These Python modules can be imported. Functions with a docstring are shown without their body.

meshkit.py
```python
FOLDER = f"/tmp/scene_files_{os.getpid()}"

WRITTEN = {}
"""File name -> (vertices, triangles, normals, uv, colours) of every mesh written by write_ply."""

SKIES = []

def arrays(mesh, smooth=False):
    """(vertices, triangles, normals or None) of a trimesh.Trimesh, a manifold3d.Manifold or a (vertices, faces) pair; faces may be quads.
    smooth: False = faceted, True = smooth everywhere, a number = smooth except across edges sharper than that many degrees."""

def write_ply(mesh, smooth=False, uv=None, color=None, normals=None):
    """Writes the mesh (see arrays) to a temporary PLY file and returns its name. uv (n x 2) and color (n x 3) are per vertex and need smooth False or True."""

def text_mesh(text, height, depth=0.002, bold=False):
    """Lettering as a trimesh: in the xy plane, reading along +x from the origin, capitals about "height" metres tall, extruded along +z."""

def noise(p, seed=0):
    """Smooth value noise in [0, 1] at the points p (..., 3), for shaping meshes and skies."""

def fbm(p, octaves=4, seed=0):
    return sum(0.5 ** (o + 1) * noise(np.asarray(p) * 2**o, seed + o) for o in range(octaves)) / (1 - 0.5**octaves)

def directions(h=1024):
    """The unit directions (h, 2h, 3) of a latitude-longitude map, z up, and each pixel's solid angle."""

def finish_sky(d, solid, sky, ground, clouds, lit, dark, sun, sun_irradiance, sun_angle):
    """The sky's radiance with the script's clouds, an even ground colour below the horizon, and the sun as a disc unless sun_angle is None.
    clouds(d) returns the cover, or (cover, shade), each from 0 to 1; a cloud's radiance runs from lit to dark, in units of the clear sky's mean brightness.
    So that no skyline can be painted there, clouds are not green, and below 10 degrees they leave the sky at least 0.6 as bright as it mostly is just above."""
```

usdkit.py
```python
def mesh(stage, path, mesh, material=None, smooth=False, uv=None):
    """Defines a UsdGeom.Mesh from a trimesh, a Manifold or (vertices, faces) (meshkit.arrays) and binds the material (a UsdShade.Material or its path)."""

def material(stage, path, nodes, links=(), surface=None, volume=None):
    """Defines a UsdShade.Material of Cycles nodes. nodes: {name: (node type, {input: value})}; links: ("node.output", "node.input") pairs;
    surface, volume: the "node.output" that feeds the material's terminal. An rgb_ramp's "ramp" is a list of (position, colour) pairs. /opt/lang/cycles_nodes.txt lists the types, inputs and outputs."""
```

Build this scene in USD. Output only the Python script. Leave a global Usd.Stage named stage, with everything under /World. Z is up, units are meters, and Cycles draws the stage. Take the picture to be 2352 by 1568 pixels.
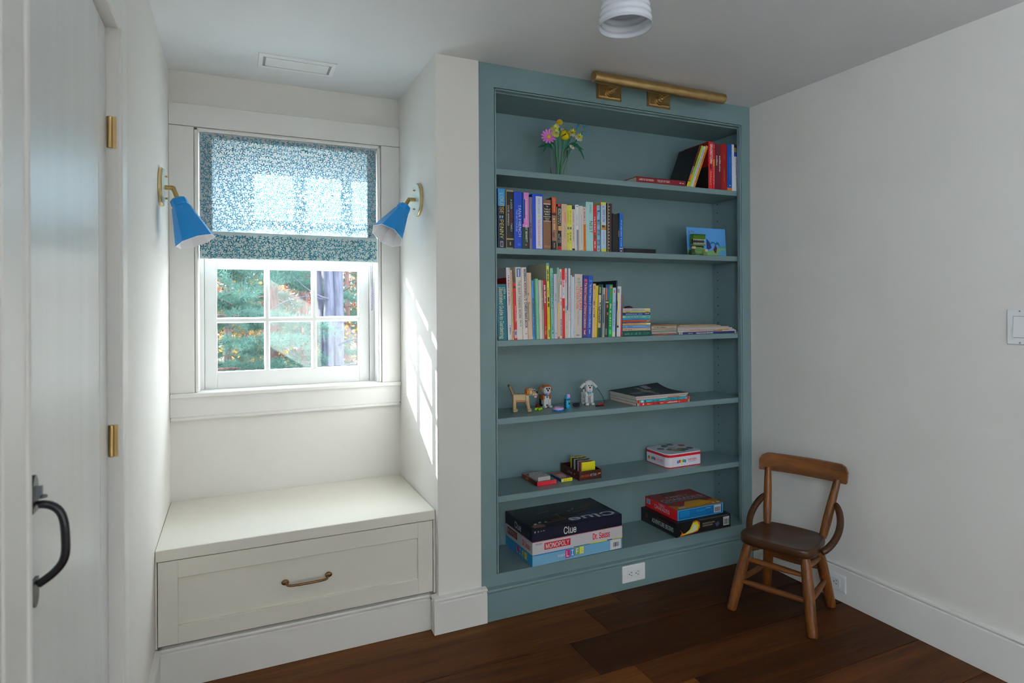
import math, re, random
import numpy as np, trimesh, manifold3d as m3, shapely
import shapely.geometry as sg
import usdkit, meshkit
from pxr import Gf, Sdf, Usd, UsdGeom, UsdLux, UsdShade
rnd = random.Random(7)
R = np.random.default_rng(11)
stage = Usd.Stage.CreateInMemory()
UsdGeom.SetStageUpAxis(stage, 'Z'); UsdGeom.SetStageMetersPerUnit(stage, 1.0)
UsdGeom.Xform.Define(stage, '/World')
# ---------------------------------------------------------------- camera
YAW, PITCH, ROLL = 0.42629, 0.00093, -0.00596
FPX, PV, EYE = 1404.02, 699.5, 1.1835
cam = UsdGeom.Camera.Define(stage, '/World/camera')
fw = np.array([math.sin(YAW) * math.cos(PITCH), math.cos(YAW) * math.cos(PITCH), math.sin(PITCH)])
rt = np.array([math.cos(YAW), -math.sin(YAW), 0]); up = np.cross(rt, fw)
rt, up = math.cos(ROLL) * rt + math.sin(ROLL) * up, math.cos(ROLL) * up - math.sin(ROLL) * rt
M = np.eye(4); M[0, :3], M[1, :3], M[2, :3], M[3, :3] = rt, up, -fw, (0, 0, EYE)
cam.AddTransformOp().Set(Gf.Matrix4d(*M.ravel().tolist()))
cam.CreateHorizontalApertureAttr(36.0); cam.CreateVerticalApertureAttr(24.0)
cam.CreateFocalLengthAttr(36.0 * FPX / 2352); cam.CreateVerticalApertureOffsetAttr((PV - 784) / 2352 * 36)
cam.CreateFStopAttr(5.6); cam.CreateFocusDistanceAttr(2.5); cam.CreateClippingRangeAttr((0.02, 500))
cam.CreateExposureAttr(EXPO := 0.36)
# ---------------------------------------------------------------- sky and sun
SKY, SUN = 3.3, 9.0
sunv = np.array([1.0, -1.10, -0.644])                     # the way the sunlight travels, down through the window
dome = UsdLux.DomeLight.Define(stage, '/World/sky'); dome.CreateIntensityAttr(SKY); dome.CreateColorAttr(Gf.Vec3f(0.77, 0.86, 1.0))
sun = UsdLux.DistantLight.Define(stage, '/World/sun'); sun.CreateIntensityAttr(SUN); sun.CreateAngleAttr(0.6); sun.CreateNormalizeAttr(True); sun.CreateColorAttr(Gf.Vec3f(0.90, 0.95, 1.0))
zz = -sunv / np.linalg.norm(sunv); xx = np.cross([0, 0, 1], zz); xx /= np.linalg.norm(xx); yy = np.cross(zz, xx)
M = np.eye(4); M[0, :3], M[1, :3], M[2, :3] = xx, yy, zz
sun.AddTransformOp().Set(Gf.Matrix4d(*M.ravel().tolist()))
# ---------------------------------------------------------------- helpers
used = {}
def path_for(name, parent):
    base = '/World' if parent is None else str(parent.GetPath())
    n = used.get((base, name), 0); used[(base, name)] = n + 1
    return f'{base}/{name}' + (f'_{n:03d}' if n else '')
def tag(p, label=None, cat=None, group=None, kind=None):
    for k, v in (('label', label), ('category', cat), ('group', group), ('kind', kind)):
        if v: p.SetCustomDataByKey(k, v)
    return p
def thing(name, label=None, cat=None, loc=(0, 0, 0), rz=0, group=None, kind=None, parent=None, ry=0, rx=0):
    x = UsdGeom.Xform.Define(stage, path_for(name, parent)); x.AddTranslateOp().Set(Gf.Vec3d(*map(float, loc)))
    if rz: x.AddRotateZOp().Set(float(rz))
    if ry: x.AddRotateYOp().Set(float(ry))
    if rx: x.AddRotateXOp().Set(float(rx))
    return tag(x.GetPrim(), label, cat, group, kind)
def part(parent, name, mesh, mat, label=None, smooth=40, cat=None, group=None, kind=None):
    if isinstance(mesh, list): mesh = cat_(mesh)
    return tag(usdkit.mesh(stage, path_for(name, parent), mesh, mat, smooth).GetPrim(), label, cat, group, kind)
def cat_(ms): return trimesh.util.concatenate([tm(m) for m in ms])
def tm(m):
    if isinstance(m, trimesh.Trimesh): return m
    v, f, _ = meshkit.arrays(m); return trimesh.Trimesh(v, f, process=False)
def bx(x0, x1, y0, y1, z0, z1, c=0.0):
    """box, its edges chamfered by c"""
    if c <= 0:
        b = trimesh.creation.box((x1 - x0, y1 - y0, z1 - z0)); b.apply_translation(((x0 + x1) / 2, (y0 + y1) / 2, (z0 + z1) / 2)); return b
    P = []
    for i, x in enumerate((x0, x1)):
        for j, y in enumerate((y0, y1)):
            for k, z in enumerate((z0, z1)):
                sx, sy, sz = (c, -c)[i], (c, -c)[j], (c, -c)[k]
                P += [(x, y + sy, z + sz), (x + sx, y, z + sz), (x + sx, y + sy, z)]
    return trimesh.convex.convex_hull(np.array(P))
def tube(pts, r, n=10, cap=True):
    """round bar along a polyline; r a number or one radius per point"""
    P = np.array(pts, float); k = len(P); r = np.broadcast_to(np.asarray(r, float), (k,))
    T = np.gradient(P, axis=0); T /= np.linalg.norm(T, axis=1, keepdims=True)
    a = np.array([0, 0, 1.0]) if abs(T[0][2]) < 0.9 else np.array([1.0, 0, 0])
    u = np.cross(T[0], a); u /= np.linalg.norm(u); V = []
    for i in range(k):
        u = u - T[i] * (u @ T[i]); u /= np.linalg.norm(u); w = np.cross(T[i], u)
        t = np.linspace(0, 2 * np.pi, n, endpoint=False)
        V.append(P[i] + r[i] * (np.cos(t)[:, None] * u + np.sin(t)[:, None] * w))
    V = np.vstack(V); F = []
    for i in range(k - 1):
        for j in range(n):
            a_, b_ = i * n + j, i * n + (j + 1) % n
            F += [(a_, b_, b_ + n), (a_, b_ + n, a_ + n)]
    if cap:
        V = np.vstack([V, P[0], P[-1]]); c0, c1 = k * n, k * n + 1
        for j in range(n):
            F += [(c0, (j + 1) % n, j), (c1, (k - 1) * n + j, (k - 1) * n + (j + 1) % n)]
    return trimesh.Trimesh(V, F, process=False)
def curve(pts, n=24):
    """smooth path through points"""
    P = np.array(pts, float); from_ = np.linspace(0, 1, len(P))
    from scipy.interpolate import CubicSpline
    return CubicSpline(from_, P)(np.linspace(0, 1, n))
def lathe(prof, n=28, axis=(0, 0, 1), at=(0, 0, 0), facets=None):
    """revolve (radius, height) pairs about an axis"""
    n = facets or n; prof = np.array(prof, float); k = len(prof); t = np.linspace(0, 2 * np.pi, n, endpoint=False)
    V = np.stack([np.outer(prof[:, 0], np.cos(t)), np.outer(prof[:, 0], np.sin(t)), np.repeat(prof[:, 1:2], n, 1)], -1).reshape(-1, 3); F = []
    for i in range(k - 1):
        for j in range(n):
            a, b = i * n + j, i * n + (j + 1) % n
            F += [(a, b, b + n), (a, b + n, a + n)]
    m = trimesh.Trimesh(V, F, process=False)
    return orient(m, axis, at)
def orient(m, axis, at):
    z = np.array(axis, float); z /= np.linalg.norm(z)
    h = np.array([0, 0, 1.0]) if abs(z[2]) < 0.95 else np.array([0, 1.0, 0])
    x = np.cross(h, z); x /= np.linalg.norm(x); y = np.cross(z, x)
    T = np.eye(4); T[:3, 0], T[:3, 1], T[:3, 2], T[:3, 3] = x, y, z, at
    m = m.copy(); m.apply_transform(T); return m
def cyl(r, h, axis=(0, 0, 1), at=(0, 0, 0), n=20, c=0.0):
    """solid cylinder from at, along axis"""
    pr = [(1e-5, 0), (r - c, 0), (r, c), (r, h - c), (r - c, h), (1e-5, h)] if c else [(1e-5, 0), (r, 0), (r, h), (1e-5, h)]
    return lathe(pr, n, axis, at)
def ball(r, at=(0, 0, 0), s=(1, 1, 1), sub=2):
    b = trimesh.creation.icosphere(sub, r); b.apply_scale(s); b.apply_translation(at); return b
def ext(poly, h, axis='z', at=0.0):
    """polygon extruded: axis z: polygon in xy; x: polygon (y,z); y: polygon (x,z)"""
    m = trimesh.creation.extrude_polygon(poly if hasattr(poly, 'exterior') else sg.Polygon(poly), h, engine='earcut'); v = m.vertices.copy()
    if axis == 'x': m = trimesh.Trimesh(np.stack([v[:, 2] + at, v[:, 0], v[:, 1]], 1), m.faces, process=False)
    elif axis == 'y': m = trimesh.Trimesh(np.stack([v[:, 0], v[:, 2] + at, v[:, 1]], 1), m.faces[:, ::-1], process=False)
    else: m.apply_translation((0, 0, at))
    return m
def rrect(x0, x1, y0, y1, r, q=4): return sg.box(x0 + r, y0 + r, x1 - r, y1 - r).buffer(r, quad_segs=q)
TXT = {}
def txt(s, bold=False):
    """flat lettering, its capitals 1 tall and its length L: (vertices, faces, L)"""
    if (s, bold) not in TXT:
        m = meshkit.text_mesh(s, 1.0, 0.01, bold); m = m.submesh([np.nonzero(m.face_normals[:, 2] > 0.9)[0]], append=True)
        v = m.vertices.copy(); v[:, 0] -= v[:, 0].min(); v[:, 2] = 0
        TXT[s, bold] = (v, np.array(m.faces), v[:, 0].max())
    return TXT[s, bold]
def text(s, o, xd, yd, length, height, bold=False):
    """lettering from o along xd, letters up along yd"""
    v, f, L = txt(s, bold); xd, yd = np.array(xd, float), np.array(yd, float)
    return trimesh.Trimesh(np.array(o) + v[:, :1] / L * length * xd + v[:, 1:2] * height * yd, f, process=False)
def vtext(s, zt, zb, xc, h, y=-0.0006, bold=False): return text(s, (xc - h / 2, y, zt), (0, 0, -1), (1, 0, 0), zt - zb, h, bold)
def quad(o, a, b):
    o, a, b = (np.array(t, float) for t in (o, a, b))
    return trimesh.Trimesh([o, o + a, o + a + b, o + b], [(0, 1, 2), (0, 2, 3)], process=False)
# ---------------------------------------------------------------- materials
UsdGeom.Scope.Define(stage, '/World/Looks')
def lin(c): c = np.array(c, float) / 255; return np.where(c < 0.04045, c / 12.92, ((c + 0.055) / 1.055) ** 2.4)
def ph(r, g, b, k=2.4): return tuple(np.clip(lin((r, g, b)) * k, 0.004, 0.82))
MATS = {}
def mat(rgb, rough=0.5, metal=0.0, name=None, coat=0.0):
    key = (tuple(round(float(c), 3) for c in rgb), rough, metal, coat)
    if key not in MATS:
        MATS[key] = usdkit.material(stage, f'/World/Looks/{name or "paint"}_{len(MATS):03d}', {'p': ('principled_bsdf', {'base_color': key[0], 'roughness': rough, 'metallic': metal, 'coat_weight': coat})}, surface='p.BSDF')
    return MATS[key]
def noisy(name, c1, c2, scale, vec=(1, 1, 1), rough=0.5, bump=0.0, bscale=None, metal=0.0, detail=4, rand=0.0, lo=0.35, hi=0.65, bdist=0.002):
    nodes = {'t': ('texture_coordinate', {}), 'm': ('mapping', {'scale': vec}), 'n': ('noise_texture', {'scale': scale, 'detail': detail, 'roughness': 0.6}),
             'r': ('rgb_ramp', {'ramp': [(lo, c1), (hi, c2)]}), 'p': ('principled_bsdf', {'roughness': rough, 'metallic': metal})}
    links = [('t.object', 'm.vector'), ('m.vector', 'n.vector'), ('n.fac', 'r.fac')]
    if rand:
        nodes |= {'o': ('object_info', {}), 'mr': ('map_range', {'from_min': 0, 'from_max': 1, 'to_min': 1 - rand, 'to_max': 1 + rand}), 'h': ('hsv', {'hue': 0.5, 'saturation': 1, 'fac': 1})}
        links += [('o.random', 'mr.value'), ('mr.result', 'h.value'), ('r.color', 'h.color'), ('h.color', 'p.base_color')]
    else: links.append(('r.color', 'p.base_color'))
    if bump:
        nodes |= {'n2': ('noise_texture', {'scale': bscale or scale, 'detail': 5}), 'b': ('bump', {'strength': bump, 'distance': bdist})}
        links += [('m.vector', 'n2.vector'), ('n2.fac', 'b.height'), ('b.normal', 'p.normal')]
    return usdkit.material(stage, f'/World/Looks/{name}', nodes, links, surface='p.BSDF')
WALL = noisy('wall_plaster', (0.765, 0.735, 0.69), (0.795, 0.765, 0.72), 1.6, rough=0.65, bump=0.12, bscale=5, bdist=0.004)
CEIL = noisy('ceiling_plaster', (0.735, 0.74, 0.74), (0.775, 0.775, 0.77), 1.1, rough=0.6, bump=0.3, bscale=2.6, bdist=0.006)
TRIM = mat((0.80, 0.78, 0.745), 0.38, name='trim_paint')
SEAT = mat((0.79, 0.755, 0.67), 0.36, name='seat_paint')
SASH = mat((0.82, 0.82, 0.80), 0.35, name='sash_paint')
DOORP = noisy('door_paint', (0.71, 0.72, 0.71), (0.76, 0.765, 0.75), 3, (1, 6, 0.5), rough=0.30, bump=0.25, bscale=9, bdist=0.002)
TEAL = noisy('teal_paint', (0.185, 0.282, 0.290), (0.198, 0.300, 0.308), 3, rough=0.34, bump=0.05, bscale=60, bdist=0.001)
BRASS = noisy('aged_brass', (0.50, 0.33, 0.13), (0.60, 0.42, 0.19), 14, (1, 1, 1), rough=0.34, metal=1.0)
BRIGHTBRASS = noisy('satin_brass', (0.72, 0.55, 0.27), (0.80, 0.62, 0.33), 20, rough=0.28, metal=1.0)
BRONZE = noisy('oil_bronze', (0.20, 0.11, 0.05), (0.30, 0.17, 0.08), 30, rough=0.38, metal=0.9)
IRON = mat((0.012, 0.013, 0.018), 0.33, 0.3, name='black_iron', coat=0.3)
WHITEPL = mat((0.80, 0.80, 0.80), 0.35, name='white_plastic')
GREYPL = mat((0.30, 0.32, 0.34), 0.5)
DARK = mat((0.012, 0.012, 0.013), 0.6, name='dark')
PAGES = noisy('page_block', (0.62, 0.57, 0.47), (0.74, 0.69, 0.58), 60, (6, 1, 0.3), rough=0.8)
GLASS = usdkit.material(stage, '/World/Looks/window_glass', {'lw': ('layer_weight', {'blend': 0.5}), 'pw': ('math', {'math_type': 'power', 'value2': 5.0}), 'f': ('map_range', {'from_min': 0.0, 'from_max': 1.0, 'to_min': 0.03, 'to_max': 0.8}), 'a': ('transparent_bsdf', {'color': (0.96, 0.98, 0.97)}), 'g': ('glossy_bsdf', {'roughness': 0.0, 'color': (1, 1, 1)}), 'x': ('mix_closure', {})},
                        [('lw.facing', 'pw.value1'), ('pw.value', 'f.value'), ('f.result', 'x.fac'), ('a.BSDF', 'x.closure1'), ('g.BSDF', 'x.closure2')], surface='x.closure')
CLEAR = usdkit.material(stage, '/World/Looks/clear_glass', {'p': ('principled_bsdf', {'base_color': (0.95, 0.97, 0.96), 'transmission_weight': 1.0, 'roughness': 0.02, 'ior': 1.45})}, surface='p.BSDF')
MILK = usdkit.material(stage, '/World/Looks/opal_glass', {'p': ('principled_bsdf', {'base_color': (0.82, 0.84, 0.88), 'roughness': 0.12}), 't': ('translucent_bsdf', {'color': (0.7, 0.74, 0.8)}), 'x': ('mix_closure', {'fac': 0.3})},
                       [('p.BSDF', 'x.closure1'), ('t.BSDF', 'x.closure2')], surface='x.closure')
def fabric(name, d, t, k):
    return usdkit.material(stage, f'/World/Looks/{name}', {'d': ('diffuse_bsdf', {'color': d}), 't': ('translucent_bsdf', {'color': t}), 'x': ('mix_closure', {'fac': k})}, [('d.BSDF', 'x.closure1'), ('t.BSDF', 'x.closure2')], surface='x.closure')
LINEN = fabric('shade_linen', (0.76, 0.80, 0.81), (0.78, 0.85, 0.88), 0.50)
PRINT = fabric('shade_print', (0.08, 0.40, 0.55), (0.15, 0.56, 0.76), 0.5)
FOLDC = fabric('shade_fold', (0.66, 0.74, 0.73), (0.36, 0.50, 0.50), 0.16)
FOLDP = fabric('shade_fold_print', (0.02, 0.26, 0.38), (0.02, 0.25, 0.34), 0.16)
def wood(name, dark, light, axis, rough=0.4, rand=0.25, scale=1.0, bump=0.15, ior=1.4):
    st = [0.6, 9, 9]; st = {'x': (0.6, 9, 9), 'y': (9, 0.6, 9), 'z': (9, 9, 0.6)}[axis]
    nodes = {'t': ('texture_coordinate', {}), 'o': ('object_info', {}), 'ov': ('vector_math', {'math_type': 'scale', 'vector1': (13.0, 7.0, 5.0)}), 'ad': ('vector_math', {'math_type': 'add'}),
             'm': ('mapping', {'scale': st}), 'n': ('noise_texture', {'scale': 2.2 * scale, 'detail': 6, 'roughness': 0.62, 'distortion': 0.6}), 'g': ('noise_texture', {'scale': 14 * scale, 'detail': 3, 'roughness': 0.7}),
             'mx': ('mix_float', {'fac': 0.35}), 'r': ('rgb_ramp', {'ramp': [(0.30, dark), (0.52, tuple((a + b) / 2 for a, b in zip(dark, light))), (0.72, light)]}),
             'mr': ('map_range', {'from_min': 0, 'from_max': 1, 'to_min': 1 - rand, 'to_max': 1 + rand}), 'h': ('hsv', {'hue': 0.5, 'saturation': 1, 'fac': 1}),
             'b': ('bump', {'strength': bump, 'distance': 0.002}), 'p': ('principled_bsdf', {'roughness': rough, 'ior': ior})}
    links = [('o.random', 'ov.scale'), ('t.object', 'ad.vector1'), ('ov.vector', 'ad.vector2'), ('ad.vector', 'm.vector'), ('m.vector', 'n.vector'), ('m.vector', 'g.vector'), ('n.fac', 'mx.a'), ('g.fac', 'mx.b'),
             ('mx.result', 'r.fac'), ('o.random', 'mr.value'), ('mr.result', 'h.value'), ('r.color', 'h.color'), ('h.color', 'p.base_color'), ('g.fac', 'b.height'), ('b.normal', 'p.normal')]
    return usdkit.material(stage, f'/World/Looks/{name}', nodes, links, surface='p.BSDF')
PLANK = wood('walnut_plank', (0.024, 0.0065, 0.0016), (0.150, 0.045, 0.009), 'x', 0.5, 0.45, ior=1.28)
PLANK2 = wood('walnut_plank_light', (0.064, 0.019, 0.0045), (0.26, 0.088, 0.018), 'x', 0.5, 0.3, ior=1.28)
OAKZ = wood('chair_oak_upright', (0.060, 0.017, 0.004), (0.32, 0.108, 0.024), 'z', 0.33, 0.1, 2.2, 0.2)
OAKX = wood('chair_oak_across', (0.065, 0.019, 0.005), (0.29, 0.098, 0.022), 'x', 0.36, 0.1, 1.6, 0.2)
SEATW = wood('chair_seat_wood', (0.030, 0.010, 0.004), (0.095, 0.038, 0.014), 'x', 0.30, 0.05, 1.2, 0.15)
# ---------------------------------------------------------------- room shell
XL, XR, YN, YC, ZC, YB = -0.227, 2.198, 2.688, 2.135, 2.10, -2.6     # left wall, right wall, window wall, front of the pier, ceiling, wall behind the camera
S = dict(kind='structure')
floor = thing('floor', **S)
rows = []; y = -1.30; k = 0
widths = [0.19, 0.15, 0.2, 0.17, 0.21, 0.16, 0.14, 0.2, 0.18, 0.15]
while y < 2.16:
    w = widths[k % len(widths)]; x = -0.227 - (k * 0.83 % 1.7); j = 0
    while x < 2.21:
        L = (1.55, 2.1, 1.25, 1.8)[(k * 3 + j * 2) % 4]; a, b = max(x, -0.227), min(x + L, 2.2)
        if b - a > 0.02:
            d = 0.0008 * ((k * 5 + j * 3) % 3)
            part(floor, 'floor_plank', bx(a + 0.0008, b - 0.0008, y + 0.0008, y + w - 0.0008, -0.02, 0.0 - d, 0.0012), PLANK2 if (k * 7 + j * 5) % 4 == 1 else PLANK, smooth=False)
        x += L; j += 1
    y += w; k += 1
YFL = -1.30
part(floor, 'subfloor', bx(-0.36, 2.3, YB, 2.18, -0.06, -0.019), DARK, smooth=False)
part(floor, 'floor_behind', bx(-0.227, 2.2, YB, YFL - 0.001, -0.02, 0), PLANK, smooth=False)
part(None, 'ceiling', bx(-0.36, 2.35, YB - 0.1, 2.86, ZC, ZC + 0.12), CEIL, smooth=False, **S)
part(None, 'wall_right', bx(XR, XR + 0.12, YB - 0.1, 2.5, -0.06, ZC + 0.02), WALL, smooth=False, **S)
DY0, DY1, DZ, DX = 0.907, 1.560, 1.788, -0.249                     # door opening and the plane of the door's face
LY0, LY1, LZ0, LZ1 = -1.95, -0.30, 1.05, 2.04                       # a window in the left wall, behind the camera
part(None, 'wall_left', [bx(XL - 0.12, XL, YB - 0.1, LY0, -0.06, ZC + 0.02), bx(XL - 0.12, XL, LY1, DY0 - 0.012, -0.06, ZC + 0.02), bx(XL - 0.12, XL, LY0, LY1, -0.06, LZ0), bx(XL - 0.12, XL, LY0, LY1, LZ1, ZC + 0.02), bx(XL - 0.12, XL, DY1 + 0.012, 2.86, -0.06, ZC + 0.02), bx(XL - 0.12, XL, DY0 - 0.013, DY1 + 0.013, DZ + 0.012, ZC + 0.02)], WALL, smooth=False, **S)
WX0, WX1, WZ0, WZ1 = -0.1255, 0.5705, 0.850, 1.884                  # window opening
YO = 2.88
part(None, 'wall_window', [bx(XL - 0.05, WX0 - 0.018, YN, YO - 0.03, -0.06, ZC + 0.02), bx(WX1 + 0.018, 0.70, YN, YO - 0.03, -0.06, ZC + 0.02),
                           bx(WX0 - 0.018, WX1 + 0.018, YN, YO - 0.03, -0.06, WZ0 - 0.03), bx(WX0 - 0.018, WX1 + 0.018, YN, YO - 0.03, WZ1 + 0.018, ZC + 0.02)], WALL, smooth=False, **S)
part(None, 'wall_pier', bx(0.669, 0.838, YC, YN + 0.15, -0.06, ZC + 0.02, 0.002), WALL, smooth=False, **S)
part(None, 'wall_behind_bookcase', bx(0.838, XR + 0.1, 2.40, 2.50, -0.06, ZC + 0.02), WALL, smooth=False, **S)
part(None, 'wall_back', bx(-0.36, 2.31, YB - 0.12, YB, -0.06, ZC + 0.02), WALL, smooth=False, **S)
w3 = thing('window_2', **S); LM = (LY0 + LY1) / 2
part(w3, 'window_frame', [bx(XL - 0.1, XL - 0.02, LY0, LY0 + 0.05, LZ0, LZ1), bx(XL - 0.1, XL - 0.02, LY1 - 0.05, LY1, LZ0, LZ1), bx(XL - 0.1, XL - 0.02, LY0, LY1, LZ0, LZ0 + 0.05), bx(XL - 0.1, XL - 0.02, LY0, LY1, LZ1 - 0.05, LZ1), bx(XL - 0.09, XL - 0.03, LM - 0.02, LM + 0.02, LZ0, LZ1)], SASH, smooth=False)
for a, b in ((LY0 + 0.05, LM - 0.02), (LM + 0.02, LY1 - 0.05)): part(w3, 'pane', bx(XL - 0.062, XL - 0.058, a, b, LZ0 + 0.05, LZ1 - 0.05), GLASS, smooth=False)
# baseboards: body with a rounded cap, profile (out from the wall, z)
def base_profile(h=0.150, t=0.012):
    cap = 0.014
    P = [(0, 0), (t, 0), (t, h - cap - 0.007), (t - 0.005, h - cap - 0.003), (t - 0.004, h - cap)]
    P += [(t - 0.004 + 0.006 * math.sin(a), h - cap / 2 - cap / 2 * math.cos(a)) for a in np.linspace(0.4, 2.4, 6)] + [(0.001, h), (0, h)]
    return P
def baseboard_x(x0, x1, y, h, t): return ext([(y - a, z) for a, z in base_profile(h, t)], x1 - x0, 'x', x0)
def baseboard_y(y0, y1, x, h, t, s): return ext([(x + s * a, z) for a, z in base_profile(h, t)], y1 - y0, 'y', y0)
part(None, 'baseboard_right', baseboard_y(YB, 2.119, XR, 0.150, 0.012, -1), TRIM, smooth=30, **S)
part(None, 'baseboard_left', [baseboard_y(DY1 + 0.10, 2.163, XL, 0.130, 0.014, 1), baseboard_y(YB, DY0 - 0.10, XL, 0.130, 0.014, 1)], TRIM, smooth=30, **S)
part(None, 'baseboard_pier', [baseboard_x(0.648, 0.853, YC, 0.130, 0.020), baseboard_y(YC - 0.0195, 2.160, 0.669, 0.1295, 0.020, -1), baseboard_y(YC - 0.0195, YC + 0.01, 0.833, 0.1295, 0.020, 1)], TRIM, smooth=30, **S)
# ---------------------------------------------------------------- left door
d = thing('door_1', **S)
ys = [DY0 + 0.004, 0.995, 1.472, DY1 - 0.003]
for i in range(3): part(d, 'door_board', bx(DX - 0.035, DX, ys[i] + 0.0012, ys[i + 1] - 0.0012, 0.008, DZ - 0.003, 0.0025), DOORP, smooth=False)
part(d, 'door_jamb', [bx(XL - 0.1, XL + 0.001, DY1, DY1 + 0.014, 0, DZ + 0.014), bx(XL - 0.1, XL + 0.001, DY0 - 0.014, DY0, 0, DZ + 0.014), bx(XL - 0.1, XL + 0.001, DY0 - 0.014, DY1 + 0.014, DZ, DZ + 0.014), bx(XL - 0.115, XL - 0.1, DY0, DY1, 0, DZ)], TRIM, smooth=False)
part(d, 'door_bead', [tube([(XL + 0.001, DY1 + 0.007, 0), (XL + 0.001, DY1 + 0.007, DZ + 0.007)], 0.0055, 8), tube([(XL + 0.001, DY0 - 0.007, 0), (XL + 0.001, DY0 - 0.007, DZ + 0.007)], 0.0055, 8), tube([(XL + 0.001, DY0 - 0.007, DZ + 0.007), (XL + 0.001, DY1 + 0.007, DZ + 0.007)], 0.0055, 8)], TRIM)
part(d, 'door_casing', [bx(XL - 0.001, XL + 0.003, DY1 + 0.014, DY1 + 0.092, 0, DZ + 0.088, 0.0015), bx(XL - 0.001, XL + 0.003, DY0 - 0.092, DY0 - 0.014, 0, DZ + 0.088, 0.0015), bx(XL - 0.001, XL + 0.003, DY0 - 0.014, DY1 + 0.014, DZ + 0.014, DZ + 0.088, 0.0015)], TRIM, smooth=False)
for z0 in (1.528, 0.862):
    h = part(d, 'hinge', cyl(0.0058, 0.068, at=(DX + 0.006, DY1 - 0.001, z0), n=14, c=0.001), BRASS)
    part(h, 'hinge_leaf', bx(DX + 0.004, XL - 0.004, DY1 - 0.0022, DY1 - 0.0003, z0, z0 + 0.068), BRASS, smooth=False)
hy = 1.016
H = part(d, 'door_handle', tube(curve([(DX + 0.006, hy, 0.918), (DX + 0.016, hy + 0.001, 0.917), (DX + 0.032, hy + 0.002, 0.902), (DX + 0.0365, hy + 0.002, 0.868), (DX + 0.034, hy + 0.002, 0.838), (DX + 0.018, hy + 0.001, 0.819), (DX + 0.006, hy, 0.811)], 30), 0.0055, 12), IRON, smooth=True)
for zc, sg_, hh in ((0.934, 1, 0.024), (0.800, -1, 0.018)):
    pl = sg.Polygon([(hy - 0.012, zc - hh * sg_)] + [(hy - 0.012 + 0.024 * t, zc + sg_ * hh * (0.35 + 0.65 * math.sin(math.pi * t) ** 0.6)) for t in np.linspace(0, 1, 12)] + [(hy + 0.012, zc - hh * sg_)]).buffer(0.001)
    q = part(H, 'handle_plate', ext(pl, 0.004, 'x', DX + 0.0002), IRON, smooth=False)
part(H, 'thumb_latch', [bx(DX + 0.003, DX + 0.012, hy - 0.002, hy + 0.002, 0.926, 0.944, 0.0005), ball(0.0045, (DX + 0.013, hy, 0.929), (1, 1, 0.6))], mat((0.25, 0.27, 0.3), 0.3, 0.8))
# ---------------------------------------------------------------- window
w = thing('window_1', **S); YF = 2.668
fr = lambda x0, x1, z0, z1: bx(x0, x1, YF, YN + 0.001, z0, z1, 0.0012)
part(w, 'casing', [fr(XL + 0.0005, -0.1415, 0.851, 1.8835), fr(0.5870, 0.6685, 0.851, 1.8835)], TRIM, smooth=False)
part(w, 'head_casing', fr(XL + 0.0005, 0.6685, 1.8855, 1.9705), TRIM, smooth=False)
bd = []
for x0, x1 in ((-0.1405, -0.1260), (0.5710, 0.5860)): bd.append(bx(x0, x1, YF + 0.003, YN + 0.01, 0.851, 1.8842, 0.004))
bd.append(bx(-0.1405, 0.5860, YF + 0.003, YN + 0.01, 1.8700, 1.8845, 0.004))
part(w, 'casing_bead', bd, TRIM, smooth=False)
part(w, 'stool', bx(XL + 0.001, 0.6685, YF - 0.014, YN + 0.09, 0.8335, 0.851, 0.003), TRIM, smooth=False)
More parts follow.
